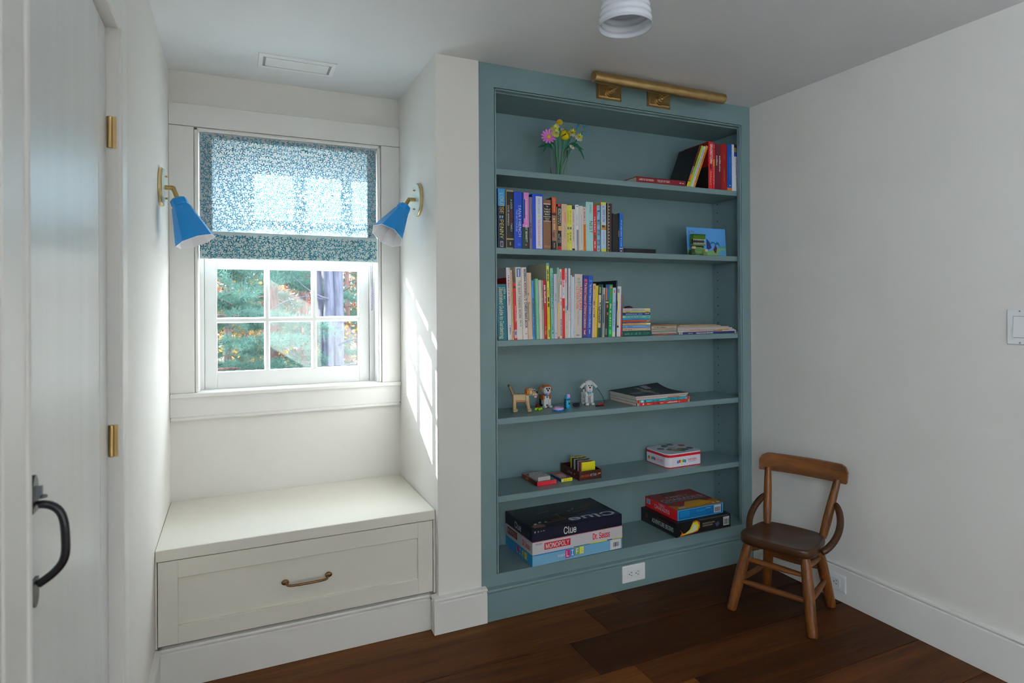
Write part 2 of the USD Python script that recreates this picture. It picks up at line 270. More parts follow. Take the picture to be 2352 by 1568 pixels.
part(w, 'apron', [bx(XL + 0.0005, 0.6685, YF + 0.002, YN + 0.001, 0.760, 0.834, 0.001), bx(XL + 0.0005, 0.6685, YF - 0.001, YN + 0.001, 0.744, 0.760, 0.005)], TRIM, smooth=False)
part(w, 'jamb', [bx(WX0 - 0.018, WX0, YN - 0.002, YO, WZ0 - 0.02, WZ1 + 0.02), bx(WX1, WX1 + 0.018, YN - 0.002, YO, WZ0 - 0.02, WZ1 + 0.02), bx(WX0, WX1, YN - 0.002, YO, WZ1, WZ1 + 0.018), bx(WX0, WX1, YN + 0.08, YO + 0.02, WZ0 - 0.02, WZ0 + 0.004)], SASH, smooth=False)
YS = 2.775
def sash(name, x0, x1, z0, z1, yc, st, bot, topr, rows=2):
    """a six-light sash: rails, stiles, muntins, panes"""
    s = thing(name, parent=w); t = 0.018; gx0, gx1, gz0, gz1 = x0 + st, x1 - st, z0 + bot, z1 - topr
    part(s, 'stile', bx(x0, gx0, yc - t, yc + t, z0, z1, 0.0015), SASH, smooth=False); part(s, 'stile', bx(gx1, x1, yc - t, yc + t, z0, z1, 0.0015), SASH, smooth=False)
    part(s, 'rail', bx(gx0, gx1, yc - t, yc + t, z0, gz0, 0.0015), SASH, smooth=False); part(s, 'rail', bx(gx0, gx1, yc - t, yc + t, gz1, z1, 0.0015), SASH, smooth=False)
    mw = 0.0115; pw = (gx1 - gx0) / 3; zm = (gz0 + gz1) / 2
    prof = lambda c, e=0.0: [(c - mw, yc - 0.008), (c - 0.006, yc - t + e), (c + 0.006, yc - t + e), (c + mw, yc - 0.008), (c + mw, yc + 0.003), (c + 0.0085, yc + t - e), (c - 0.0085, yc + t - e), (c - mw, yc + 0.003)]
    for i in (1, 2): part(s, 'muntin', ext(prof(gx0 + i * pw), gz1 - gz0 + 0.002, 'z', gz0 - 0.001), SASH, smooth=False)
    part(s, 'muntin', ext([(b, a) for a, b in prof(zm, 0.0006)], gx1 - gx0 + 0.002, 'x', gx0 - 0.001), SASH, smooth=False)
    bead = []
    for i in range(3):
        for za, zb in ((gz0, zm), (zm, gz1)):
            a, b = gx0 + i * pw, gx0 + (i + 1) * pw
            part(s, 'pane', bx(a + 0.004, b - 0.004, yc - 0.0015, yc + 0.0015, za + 0.004, zb - 0.004), GLASS, smooth=False)
sash('lower_sash', -0.1095, 0.5485, 0.8505, 1.389, YS, 0.0450, 0.0680, 0.050)
sash('upper_sash', -0.1095, 0.5485, 1.345, 1.868, YS + 0.045, 0.0450, 0.043, 0.055)
part(w, 'stop', [bx(WX0, -0.1105, YS - 0.030, YO - 0.02, 0.851, 1.884), bx(0.5495, WX1, YS - 0.030, YO - 0.02, 0.851, 1.884), bx(WX0, WX1, YS + 0.02, YO - 0.02, 1.868, 1.884)], SASH, smooth=False)
# ---------------------------------------------------------------- window seat
b = thing('window_seat', 'cream painted built-in window seat with one wide drawer under the window', 'window seat', (0.22, 2.4, 0)); B0 = (-0.22, -2.4, 0)
def bp(name, ms, m, parent=b, off=B0, **k):
    m_ = cat_(ms if isinstance(ms, list) else [ms]).copy(); m_.apply_translation(off); return part(parent, name, m_, m, **k)
bp('seat_top', bx(XL + 0.0008, 0.668, 2.163, YN - 0.001, 0.3985, 0.4345, 0.0018), SEAT, smooth=False)
bp('carcass', [bx(XL + 0.001, 0.668, 2.2, YN - 0.002, 0.0, 0.396), bx(XL + 0.0008, -0.2215, 2.166, 2.21, 0.131, 0.398), bx(0.6605, 0.668, 2.166, 2.21, 0.131, 0.398)], SEAT, smooth=False)
dr = bp('drawer', [bx(-0.2195, -0.1645, 2.1665, 2.19, 0.1360, 0.3960, 0.0012), bx(0.6030, 0.6585, 2.1665, 2.19, 0.1360, 0.3960, 0.0012), bx(-0.1650, 0.6035, 2.1665, 2.19, 0.3400, 0.3960, 0.0012), bx(-0.1650, 0.6035, 2.1665, 2.19, 0.1360, 0.1920, 0.0012)], SEAT, smooth=False)
bp('drawer_panel', bx(-0.166, 0.604, 2.1755, 2.189, 0.190, 0.342), SEAT, dr, smooth=False)
pull = [tube(curve([(0.150, 2.166, 0.2655), (0.156, 2.150, 0.2625), (0.172, 2.145, 0.2605), (0.219, 2.144, 0.2600), (0.268, 2.145, 0.2605), (0.282, 2.150, 0.2625), (0.288, 2.166, 0.2655)], 30), 0.0042, 10)]
pull += [orient(ball(0.0105, (0, 0, 0), (1.15, 0.85, 0.42)), (0, -1, 0), (x, 2.1665, 0.266)) for x in (0.1495, 0.2885)]
bp('drawer_pull', pull, BRONZE, dr, smooth=True)
bp('base_trim', baseboard_x(XL + 0.013, 0.649, 2.186, 0.1300, 0.024), TRIM, smooth=30)
# ---------------------------------------------------------------- bookcase
FY, IY0, IY1 = 2.140, 2.160, 2.380
bc = thing('bookcase', 'tall teal painted built-in bookcase with five shelves', 'bookcase', (1.52, 2.27, 0)); O = (-1.52, -2.27, 0)
def kp(name, ms, m=TEAL, parent=bc, **k): k.setdefault('smooth', False); return bp(name, ms, m, parent, O, **k)
ox0, ox1, oz0, oz1 = 0.904, 2.142, 0.166, 2.0095
kp('stile', bx(0.8385, ox0 - 0.0024, FY, IY0, 0.112, 2.0995)); kp('stile', bx(ox1 + 0.0024, XR - 0.0005, FY, IY0, 0.112, 2.0995))
kp('top_rail', bx(ox0 - 0.0024, ox1 + 0.0024, FY, IY0, oz1 + 0.0024, 2.0995)); kp('bottom_rail', bx(ox0 - 0.0024, ox1 + 0.0024, FY, IY0, 0.112, oz0 - 0.0022))
q = 0.0062
kp('opening_bead', [bx(ox0, ox0 + q, FY - 0.0008, IY0, oz0, oz1, 0.0012), bx(ox1 - q, ox1, FY - 0.0008, IY0, oz0, oz1, 0.0012), bx(ox0, ox1, FY - 0.0008, IY0, oz1 - q, oz1, 0.0012), bx(ox0, ox1, FY - 0.0008, IY0, oz0, oz0 + 0.0005, 0.0002)])
kp('side_panel', bx(0.855, 0.876, IY0, IY1 + 0.018, 0.0, 2.09)); side = kp('side_panel', bx(2.190, XR - 0.001, IY0, IY1 + 0.018, 0.0, 2.09))
kp('back_panel', bx(0.87, 2.191, IY1, IY1 + 0.018, 0.0, 2.09)); kp('top_panel', bx(0.875, 2.191, IY0 - 0.001, IY1, 1.998, 2.015)); kp('bottom_panel', bx(0.875, 2.191, IY0 - 0.001, IY1, 0.148, oz0))
kp('base_board', [baseboard_x(0.854, XR - 0.013, FY, 0.1190, 0.020)], smooth=30)
SHZ = (1.7095, 1.4050, 1.0480, 0.7475, 0.4490)
for z in SHZ: kp('shelf', bx(0.8765, 2.1895, IY0 + 0.001, IY1 - 0.0005, z - 0.0235, z, 0.0012))
holes = [cyl(0.003, 0.0006, (-1, 0, 0), (2.1899, yy_, zz_), 8) for yy_ in (2.205, 2.345) for zz_ in np.arange(0.25, 1.96, 0.042) if min(abs(zz_ - s) for s in SHZ) > 0.03]
kp('peg_hole', holes, DARK, side, kind='stuff')
# ---------------------------------------------------------------- roman shade
sh = thing('roman_shade', 'white roman shade with blue zigzag print, half drawn over the window', 'window shade', (0.2225, 2.68, 1.87))
SX0, SX1, SZ1, SZF, SZ0, SY = -0.122, 0.568, 1.868, 1.480, 1.372, 2.681
def sp(name, ms, m, parent=sh, **k): return bp(name, ms, m, parent, (-0.2225, -2.68, -1.87), **k)
sp('shade_sheet', bx(SX0, SX1, SY, SY + 0.0008, SZF - 0.01, SZ1), LINEN, smooth=False)
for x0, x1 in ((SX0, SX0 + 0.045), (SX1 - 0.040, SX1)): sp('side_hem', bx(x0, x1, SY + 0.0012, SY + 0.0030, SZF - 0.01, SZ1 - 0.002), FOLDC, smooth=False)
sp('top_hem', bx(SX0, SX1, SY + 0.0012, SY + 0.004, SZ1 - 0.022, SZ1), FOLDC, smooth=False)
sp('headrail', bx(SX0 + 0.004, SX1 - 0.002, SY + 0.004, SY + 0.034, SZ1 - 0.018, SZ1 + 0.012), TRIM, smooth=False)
yfo = SY - 0.014
fprof = [(SY, SZF + 0.002), (yfo + 0.006, SZF), (yfo, SZF - 0.008), (yfo - 0.002, 1.44), (yfo - 0.001, 1.400), (yfo - 0.0015, SZ0 + 0.018), (yfo + 0.001, SZ0 + 0.016), (yfo - 0.0012, SZ0 + 0.014), (yfo - 0.001, SZ0 + 0.003), (yfo + 0.004, SZ0), (SY + 0.006, SZ0 + 0.001), (SY + 0.008, SZ0 + 0.012), (SY + 0.004, 1.41), (SY + 0.006, 1.46)]
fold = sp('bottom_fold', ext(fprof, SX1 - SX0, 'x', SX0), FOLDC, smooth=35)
def squiggles(x0, x1, z0, z1, yat, seed):
    """printed zigzag sprigs: short pen strokes fanned along an arc, flat on the cloth"""
    g = np.random.default_rng(seed); V, F, n = [], [], 0; pitch = 0.0172
    for iz, zc in enumerate(np.arange(z0, z1 + pitch, pitch)):
        for xc in np.arange(x0, x1 + pitch, pitch) + (iz % 2) * pitch / 2:
            cx, cz = xc + g.uniform(-.003, .003), zc + g.uniform(-.003, .003); a0 = g.uniform(0, 6.28); sweep = g.uniform(1.5, 2.3); rad = g.uniform(0.0105, 0.0135); m = int(g.integers(5, 8))
            pts = []
            for i in range(m):
                a = a0 + 0.36 * (i - (m - 1) / 2); r_ = rad + (-0.0052 if i % 2 else 0.0058) * g.uniform(.85, 1.15)
                pts.append((cx + r_ * math.cos(a) - rad * math.cos(a0), cz + r_ * math.sin(a) - rad * math.sin(a0)))
            for (ax, az), (bx_, bz) in zip(pts[:-1], pts[1:]):
                t = np.array([bx_ - ax, bz - az]); L = np.hypot(*t)
                if L < 1e-5: continue
                nn = np.array([-t[1], t[0]]) / L * 0.00105
                q4 = [(ax + nn[0], az + nn[1]), (bx_ + nn[0], bz + nn[1]), (bx_ - nn[0], bz - nn[1]), (ax - nn[0], az - nn[1])]
                if any(not (x0 < p[0] < x1 and z0 < p[1] < z1) for p in q4): continue
                V += [(p[0], yat(p[1]), p[1]) for p in q4]; F += [(n, n + 3, n + 2), (n, n + 2, n + 1)]; n += 4
    return trimesh.Trimesh(V, F, process=False)
sp('printed_zigzags', squiggles(SX0, SX1, SZF + 0.002, SZ1, lambda z: SY - 0.0004, 3), PRINT, smooth=False, kind='stuff')
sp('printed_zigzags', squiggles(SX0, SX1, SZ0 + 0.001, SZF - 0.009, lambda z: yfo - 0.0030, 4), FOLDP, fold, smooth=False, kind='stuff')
BEAD = mat((0.10, 0.10, 0.16), 0.4, 0.6, name='bead_chain')
sp('bead_chain', [ball(0.0021, (0.5475, 2.703, z), sub=1) for z in np.arange(1.166, 1.376, 0.0052)] + [ball(0.0021, (0.5535, 2.703, z), sub=1) for z in np.arange(1.168, 1.376, 0.0052)], BEAD, smooth=True, kind='stuff')
# ---------------------------------------------------------------- wall lamps
BLUE = mat((0.0, 0.30, 0.80), 0.30, name='blue_enamel', coat=0.15); BLUEIN = mat((0.78, 0.78, 0.80), 0.45, name='white_enamel')
PLATE = mat((0.70, 0.78, 0.70), 0.30, name='pale_enamel')
def sconce(label, wx, s, y, z, axis, joint, rot):
    """s: +1 the lamp reaches towards +x; joint: end of the stub, relative to the wall point"""
    t = thing('wall_lamp', label, 'wall lamp', (wx, y, z)); X = (s, 0, 0)
    part(t, 'wall_plate', cyl(0.065, 0.010, X, (0, 0, 0), 48, 0.0015), BRIGHTBRASS)
    part(t, 'plate_face', cyl(0.0625, 0.006, X, (s * 0.0095, 0, 0), 48, 0.002), PLATE)
    for dz in (-0.037, 0.037): part(t, 'plate_screw', [cyl(0.0028, 0.007, X, (s * 0.0155, 0, dz), 12), cyl(0.0040, 0.0035, X, (s * 0.0200, 0, dz), 12, 0.001)], BRASS)
    a = np.array(axis, float); a /= np.linalg.norm(a); j = np.array(joint)
    part(t, 'stub_arm', cyl(0.0078, abs(j[0]) - 0.015, X, (s * 0.0155, 0, 0), 18, 0.001), BRASS)
    j2 = j + a * 0.040
    part(t, 'swivel_arm', [tube([j + np.array((s * -0.004, 0, 0)), j + a * 0.006], 0.0045, 10), tube([j - a * 0.004 + np.array((0, 0, 0.0)), j2], 0.0075, 16)], BRASS)
    part(t, 'shade_cap', cyl(0.021, 0.0045, a, j2 - a * 0.002, 24, 0.001), BRASS)
    pr = [(0.0235, 0.0), (0.0265, 0.003), (0.0275, 0.020), (0.0255, 0.0245), (0.0300, 0.0290), (0.0645, 0.1560)]
    outer = lathe(pr[:4] + [(0.030, 0.029)], 8, a, j2); ang = rot
    def faceted(prof):
        m = lathe(prof, 8); m.apply_transform(trimesh.transformations.rotation_matrix(ang, (0, 0, 1))); return orient(m, a, j2)
    sd = part(t, 'lamp_shade', [faceted([(1e-4, 0.0)] + pr[:3]), faceted(pr[2:])], BLUE, smooth=25)
    part(sd, 'shade_lining', [faceted([(0.0645, 0.1560), (0.0625, 0.1562), (0.0285, 0.030), (1e-4, 0.028)]), ], BLUEIN, 'white lining of the blue lamp shade', smooth=25)
    part(t, 'light_bulb', [ball(0.017, j2 + a * 0.085, sub=2), cyl(0.012, 0.05, a, j2 + a * 0.028, 14)], mat((0.75, 0.75, 0.72), 0.2))
sconce('blue faceted wall lamp left of the window', XL, 1, 2.362, 1.588, (0.36, -0.16, -0.95), (0.040, 0, -0.001), 0.2)
sconce('blue faceted wall lamp right of the window', 0.669, -1, 2.362, 1.603, (-0.53, -0.34, -0.80), (-0.040, 0, 0.0), 0.45)
# ---------------------------------------------------------------- ceiling vent, ceiling lamp
vt = thing('ceiling_vent', 'white slot air vent in the ceiling above the window seat', 'vent', (0.222, 2.445, ZC))
part(vt, 'vent_frame', [bx(-0.137, -0.121, -0.068, 0.068, -0.004, 0.0005, 0.001), bx(0.121, 0.137, -0.068, 0.068, -0.004, 0.0005, 0.001), bx(-0.122, 0.122, -0.068, -0.042, -0.004, 0.0005, 0.001), bx(-0.122, 0.122, 0.052, 0.068, -0.004, 0.0005, 0.001)], SASH, smooth=False)
part(vt, 'vent_blade', bx(-0.112, 0.112, -0.036, 0.047, -0.0035, 0.0002, 0.0008), SASH, smooth=False)
part(vt, 'vent_recess', bx(-0.1215, 0.1215, -0.0425, 0.0525, -0.0008, 0.0005), GREYPL, smooth=False)
cl = thing('ceiling_lamp', 'white ribbed glass ceiling lamp shade hanging over the room', 'ceiling lamp', (0.843, 1.20, 1.838))
rib = []
for i, z in enumerate(np.linspace(0, 0.195, 79)):
    rr = 0.0625 - 0.029 * (z / 0.195) ** 1.1 + 0.0013 * math.cos(z * 2 * math.pi / 0.0155); rib.append((rr, z))
inner = [(r_ - 0.0028, z) for r_, z in rib[::-1]]
part(cl, 'glass_shade', lathe([(0.0597, 0.0012), (0.0612, -0.0008), (0.0628, 0.0)] + rib + [(0.031, 0.197)] + inner + [(0.0597, 0.0012)], 56), MILK, smooth=True)
part(cl, 'fitter', [lathe([(1e-4, 0.188), (0.036, 0.188), (0.037, 0.205), (0.030, 0.222), (0.012, 0.230), (0.012, 0.250), (0.055, 0.254), (0.058, 0.2615), (1e-4, 0.2615)], 40)], BRASS)
part(cl, 'light_bulb', [ball(0.027, (0, 0, 0.092)), cyl(0.015, 0.08, (0, 0, 1), (0, 0, 0.11), 18), cyl(0.022, 0.03, (0, 0, 1), (0, 0, 0.16), 20)], mat((0.72, 0.74, 0.78), 0.15, name='frosted_bulb'))
# ---------------------------------------------------------------- picture light over the bookcase
pl_ = thing('picture_light', 'long brass tube picture light on two square brackets above the bookcase', 'picture light', (1.6, FY, 2.06)); PO = (-1.6, -FY, -2.06)
def lp(name, ms, m=BRASS, parent=pl_, **k): return bp(name, ms, m, parent, PO, **k)
tx0, tx1, ty, tz = 1.272, 1.924, 2.022, 2.0675
arc = [(math.cos(a), math.sin(a)) for a in np.linspace(math.radians(-75), math.radians(215), 40)]
ring = [(ty - 0.021 * math.cos(a), tz + 0.021 * math.sin(a)) for a in np.linspace(math.radians(-112), math.radians(205), 44)]
ring += [(ty - 0.0198 * math.cos(a), tz + 0.0198 * math.sin(a)) for a in np.linspace(math.radians(205), math.radians(-112), 44)]
tb = lp('lamp_tube', ext(ring, tx1 - tx0, 'x', tx0), smooth=30)
for x in (tx0 - 0.0012, tx1): lp('end_cap', cyl(0.0212, 0.0012, (1, 0, 0), (x, ty, tz), 44, 0.0003), parent=tb)
for xc in (1.417, 1.670):
    k_ = lp('bracket', [bx(xc - 0.060, xc + 0.060, FY - 0.007, FY - 0.0002, 2.0305, 2.0930, 0.0008), bx(xc - 0.055, xc + 0.055, FY - 0.0125, FY - 0.006, 2.0355, 2.0880, 0.0045)], smooth=False)
    lp('bracket_rosette', [lathe([(1e-4, 0.012), (0.010, 0.012), (0.013, 0.009), (0.016, 0.010), (0.018, 0.006), (0.0215, 0.007), (0.024, 0.003), (0.024, 0)], 32, (0, -1, 0), (xc, FY - 0.012, 2.062)), ball(0.0095, (xc, FY - 0.026, 2.062))], parent=k_)
    lp('arm', tube([(xc, FY - 0.026, 2.062), (xc, ty + 0.012, tz - 0.002)], 0.0045, 12))
    lp('tube_clamp', [cyl(0.0095, 0.0040, (0, 0, 1), (xc - 0.008, ty + 0.008, tz + 0.0185), 18, 0.001)], parent=tb)
lp('bulb_strip', bx(tx0 + 0.01, tx1 - 0.01, ty - 0.006, ty + 0.006, tz - 0.012, tz - 0.002, 0.002), mat((0.7, 0.7, 0.66), 0.3), tb, smooth=False)
# ---------------------------------------------------------------- outlets, switch
def outlet(label, loc, rz):
    t = thing('wall_outlet', label, 'electrical outlet', loc, rz)                  # plate lies in xz, facing -y
    part(t, 'cover_plate', ext([(x, z) for x, z in rrect(-0.057, 0.057, -0.035, 0.035, 0.003).exterior.coords[:-1]], 0.0022, 'y', -0.0024), WHITEPL, smooth=False)
    part(t, 'plate_bevel', bx(-0.0545, 0.0545, -0.0058, -0.002, -0.0325, 0.0325, 0.0028), WHITEPL, smooth=False)
    r_ = part(t, 'receptacle', bx(-0.0335, 0.0335, -0.0072, -0.0052, -0.0165, 0.0165, 0.0007), mat((0.76, 0.76, 0.77), 0.4), smooth=False)
    for cx in (-0.0165, 0.0165):
        sl = [bx(cx - 0.002, cx + 0.006, -0.0076, -0.0070, dz - 0.0009, dz + 0.0009) for dz in (-0.0062, 0.0062)] + [cyl(0.0023, 0.0006, (0, -1, 0), (cx - 0.0085, -0.0070, 0), 10)]
        part(r_, 'socket_slots', sl, DARK, smooth=False)
outlet('white outlet in the teal base under the bookcase', (1.513, 2.12, 0.0635), 0)
outlet('white outlet in the white baseboard behind the chair', (XR - 0.012, 1.706, 0.073), -90)
sw = thing('light_switch', 'white double rocker light switch on the right wall', 'light switch', (XR, 1.040, 1.1075), -90)
part(sw, 'cover_plate', bx(-0.058, 0.058, -0.006, 0.0003, -0.0545, 0.0545, 0.0022), WHITEPL, smooth=False)
for cx in (-0.023, 0.023):
    g_ = part(sw, 'rocker_frame', bx(cx - 0.0175, cx + 0.0175, -0.0068, -0.005, -0.0335, 0.0335, 0.0005), GREYPL, smooth=False)
    part(sw, 'rocker', [trimesh.convex.convex_hull(np.array([(cx + a, y_, z_) for a in (-0.0162, 0.0162) for y_, z_ in ((-0.0062, -0.032), (-0.0112, -0.032), (-0.0085, 0.0), (-0.0068, 0.032), (-0.0062, 0.032))]))], WHITEPL, smooth=False)
    for dz in (-0.0485, 0.0485): part(sw, 'plate_screw', cyl(0.0027, 0.001, (0, -1, 0), (cx, -0.0058, dz), 12), GREYPL)
# ---------------------------------------------------------------- child's chair
ch = thing('chair', "child's wooden chair with bentwood arms in the room corner", 'chair', (1.9365, 1.725, 0), math.degrees(math.atan2(-0.9285, 0.3714)))
def leg_pt(i, z):
    f, tp = LEG[i]; k = z / 0.262
    return np.array(f) * (1 - k) + np.array(tp) * k
LEG = {'fl': ((-0.149, -0.145, 0), (-0.104, -0.080, 0.262)), 'fr': ((0.149, -0.145, 0), (0.106, -0.088, 0.262)), 'bl': ((-0.126, 0.145, 0), (-0.088, 0.085, 0.262)), 'br': ((0.126, 0.145, 0), (0.092, 0.085, 0.262))}
ORN = [(0.0, 0.0150), (0.02, 0.0172), (0.35, 0.0195), (0.62, 0.0200), (0.85, 0.0180), (1.0, 0.0150)]
for i in LEG:
    pts = [leg_pt(i, 0.262 * a) for a, _ in ORN]; pts[0] = leg_pt(i, 0.0)
    m = tube(pts, [r_ for _, r_ in ORN], 16); v = m.vertices; v[:, 2] = np.maximum(v[:, 2], 0.0); part(ch, 'leg', trimesh.Trimesh(v, m.faces, process=False), OAKZ, smooth=40)
def stretcher(a, za, b_, zb, r_=0.0105):
    p, q_ = leg_pt(a, za), leg_pt(b_, zb); part(ch, 'stretcher', tube([p + (q_ - p) * t for t in (0.02, 0.12, 0.35, 0.5, 0.65, 0.88, 0.98)], [r_ * k for k in (0.72, 0.85, 1.05, 1.12, 1.05, 0.85, 0.72)], 12), OAKX, smooth=40)
stretcher('fl', 0.195, 'fr', 0.195); stretcher('fl', 0.112, 'fr', 0.112); stretcher('fl', 0.225, 'bl', 0.200); stretcher('fl', 0.110, 'bl', 0.110); stretcher('fr', 0.225, 'br', 0.200); stretcher('fr', 0.110, 'br', 0.110); stretcher('bl', 0.155, 'br', 0.155)
half = [(0.0, -0.128), (0.075, -0.126), (0.120, -0.112), (0.138, -0.078), (0.140, -0.03), (0.131, 0.03), (0.124, 0.080), (0.105, 0.106), (0.06, 0.118), (0.0, 0.121)]
outline = sg.Polygon([tuple(p) for p in curve(half + [(-x, y_) for x, y_ in half[-2:0:-1]] + [half[0]], 90)[:-1]]).buffer(0)
def rings(poly, levels, top_dish=0.0):
    """stack of inset outlines, closed above and below"""
    base_ = np.array(poly.exterior.coords[:-1]); c = base_.mean(0); n = len(base_); V = []
    for z, k in levels: V.append(np.c_[c + (base_ - c) * k, np.full(n, z)])
    L = len(levels); V = np.vstack(V + [np.array([[c[0], c[1], levels[0][0]], [c[0], c[1], levels[-1][0]]])]); F = []
    for i in range(L - 1):
        for j in range(n):
            a, b_ = i * n + j, i * n + (j + 1) % n; F += [(a, b_, b_ + n), (a, b_ + n, a + n)]
    for j in range(n): F += [(L * n, (j + 1) % n, j), (L * n + 1, (L - 1) * n + j, (L - 1) * n + (j + 1) % n)]
    return trimesh.Trimesh(V, F, process=False)
sm = rings(outline, [(0.256, 0.93), (0.258, 0.965), (0.264, 0.995), (0.272, 1.0), (0.283, 0.995), (0.288, 0.98), (0.2902, 0.95), (0.2890, 0.88), (0.2862, 0.74), (0.2835, 0.55), (0.2822, 0.3)])
part(ch, 'seat', sm, SEATW, smooth=50)
PB, PT = [(-0.100, 0.090, 0.281), (0.112, 0.090, 0.281)], [(-0.116, 0.146, 0.500), (0.150, 0.146, 0.500)]
for p, q_ in zip(PB, PT):
    p, q_ = np.array(p), np.array(q_); part(ch, 'back_post', tube([p + (q_ - p) * t for t in (0, .08, .3, .6, .9, 1)], [0.0125, 0.0150, 0.0165, 0.0155, 0.0135, 0.012], 16), OAKZ, smooth=40)
rail = []; nx = 25
outl = sg.Polygon([(-0.150, 0.489), (0.184, 0.489), (0.186, 0.530), (0.176, 0.549), (0.160, 0.557), (-0.126, 0.557), (-0.142, 0.549), (-0.152, 0.530)]).buffer(-0.004).buffer(0.004)
rm = ext(outl, 0.017, 'y', 0.0); rm = rm.subdivide_to_size(0.02); v = rm.vertices.copy(); u_ = (v[:, 0] - 0.017) / 0.168
rm = trimesh.Trimesh(np.c_[v[:, 0], v[:, 1] + 0.156 - 0.022 * u_ ** 2 + (v[:, 2] - 0.49) * 0.22, v[:, 2]], rm.faces, process=False)
part(ch, 'backrest', rm, OAKX, smooth=40)
for pts in ([(-0.119, 0.123, 0.388), (-0.134, 0.104, 0.373), (-0.145, 0.060, 0.340), (-0.143, 0.020, 0.307), (-0.131, -0.012, 0.279), (-0.120, -0.030, 0.268)],
            [(0.148, 0.124, 0.408), (0.166, 0.104, 0.392), (0.181, 0.066, 0.352), (0.177, 0.020, 0.310), (0.160, -0.014, 0.281), (0.146, -0.032, 0.268)]):
    part(ch, 'arm', tube(curve(pts, 24), np.r_[np.linspace(0.0095, 0.0125, 6), np.full(14, 0.0125), np.linspace(0.0125, 0.010, 4)], 14), SEATW, smooth=True)
# ---------------------------------------------------------------- books
YB_ = 2.166                                              # where the spines stand
def marks(zt, zb, xc, h, y=-0.0006, seed=0, horiz=False):
    """print too small to read: a run of letter-like strokes"""
    g = np.random.default_rng(seed + int(abs(zt) * 1e4)); z, ms = zt, []
    while z > zb:
        l = h * g.uniform(0.35, 0.6)
        if g.uniform() < 0.17: z -= h * 0.5; continue
        a, c = g.uniform(0.55, 1.0), min(l, z - zb)
        if c < 1e-4: break
        ms.append(quad((xc - h / 2, y, z), (h * a, 0, 0), (0, 0, -c)) if not horiz else quad((-z, y, xc - h / 2), (c, 0, 0), (0, 0, h * a)))
        z -= l + h * 0.18
    return cat_(ms)
def cover_mesh(w, d, h, t, hard):
    bul = 0.0012 if hard else 0.0004
    front = [(w * f, bul * (2 * f - 1) ** 2) for f in np.linspace(0, 1, 7)]
    out = sg.Polygon(front + [(w, d), (w - t, d), (w - t, t + bul), (t, t + bul), (t, d), (0, d)]); return ext(out, h)
def book(z, label, x0, w, h, cover, d=0.165, lean=0.0, y=YB_, hard=True, tx=(), bands=(), side=(), name='book', group=None, cat='book'):
    s = math.radians(lean); t = thing(name, label, cat, (x0, y, z + (w * math.sin(s) if s > 0 else 0) + 0.0002), 0, group, ry=lean)
    tk = 0.0022 if hard else 0.0006; tk = min(tk, w * 0.22); cm = mat(cover, 0.42, name='book_cover')
    c = part(t, 'cover', cover_mesh(w, d, h, tk, hard), cm, smooth=35)
    m = 0.003 if hard else 0.0
    part(t, 'page_block', bx(tk, w - tk, tk + 0.002, d - (0.004 if hard else 0.0005), m + 0.0002, h - m - 0.0002), PAGES, smooth=False)
    for i, (f0, f1, a, b_, col) in enumerate(bands): part(c, 'printed_band', quad((w * a, -0.0003 - 0.00004 * i, h * (1 - f0)), (0, 0, h * (f0 - f1)), (w * (b_ - a), 0, 0)), mat(col, 0.45), smooth=False)
    for f0, f1, col in side: part(c, 'cover_print', quad((-0.0003, d * .995, h * (1 - f1) + .0003), (0, -d * .99, 0), (0, 0, h * (f1 - f0) - .0006)), mat(col, 0.4), smooth=False)
    by = {}
    for s_, col, f0, f1, fx, fh, *bold in tx:
        fn = marks(h * (1 - f0), h * (1 - f1), w * fx, w * fh) if s_ is None else vtext(s_, h * (1 - f0), h * (1 - f1), w * fx, w * fh, bold=bool(bold))
        by.setdefault(col, []).append(fn)
    for col, ms in by.items():
        m = cat_(ms); m.apply_translation((0, -0.00004 * len(bands), 0)); part(c, 'lettering', m, mat(col, 0.5), smooth=False)
    return t
K = lambda r, g, b: ph(r, g, b, 2.1)
WHI, CRE, BLK, GLD, RED = (0.72, 0.72, 0.70), K(165, 155, 140), (0.012, 0.012, 0.014), (0.74, 0.62, 0.13), K(170, 25, 30)
z1, z2, z3 = SHZ[0], SHZ[1], SHZ[2]
NAVY, ROY, MINT = K(14, 30, 52), K(12, 55, 150), K(125, 160, 158)
# second shelf from the top, left to right
G2 = None
book(z2, 'thick navy hardcover with big yellow lettering, first on the second shelf', 0.926, 0.031, 0.229, NAVY, tx=[('LOUISE', GLD, .075, .42, .52, .52), ('PENNY', GLD, .525, .845, .50, .52), (None, K(120, 140, 160), .455, .50, .30, .2), (None, K(120, 140, 160), .455, .50, .62, .2)],
     bands=[(0, .29, 0.02, .98, K(38, 115, 165)), (.885, .985, .32, .72, K(120, 120, 125)), (.9, .97, .42, .62, K(40, 42, 50))])
book(z2, 'black hardcover with gold edge stripes next to the navy one', 0.9585, 0.035, 0.226, K(22, 22, 25), tx=[('A GOOD', WHI, .16, .325, .70, .2), ('AMERICAN', K(120, 25, 25), .34, .56, .70, .2), ('FAMILY', WHI, .575, .715, .70, .2), ('DAVID MARANISS', WHI, .265, .61, .34, .2)],
     bands=[(0, .028, .03, .97, K(140, 125, 90)), (.83, .855, .03, .97, K(140, 125, 90)), (0, 1, 0, .14, K(105, 90, 55)), (.89, .95, .5, .62, K(150, 130, 90)), (.985, 1, .1, .9, K(120, 105, 70))])
book(z2, 'royal blue hardcover with two lines of spaced white lettering', 0.995, 0.0345, 0.222, ROY, tx=[('TANA FRENCH', WHI, .23, .79, .70, .34), ('THE WITCH ELM', K(120, 150, 190), .315, .695, .32, .2)], bands=[(.91, .95, .45, .75, K(40, 90, 170))])
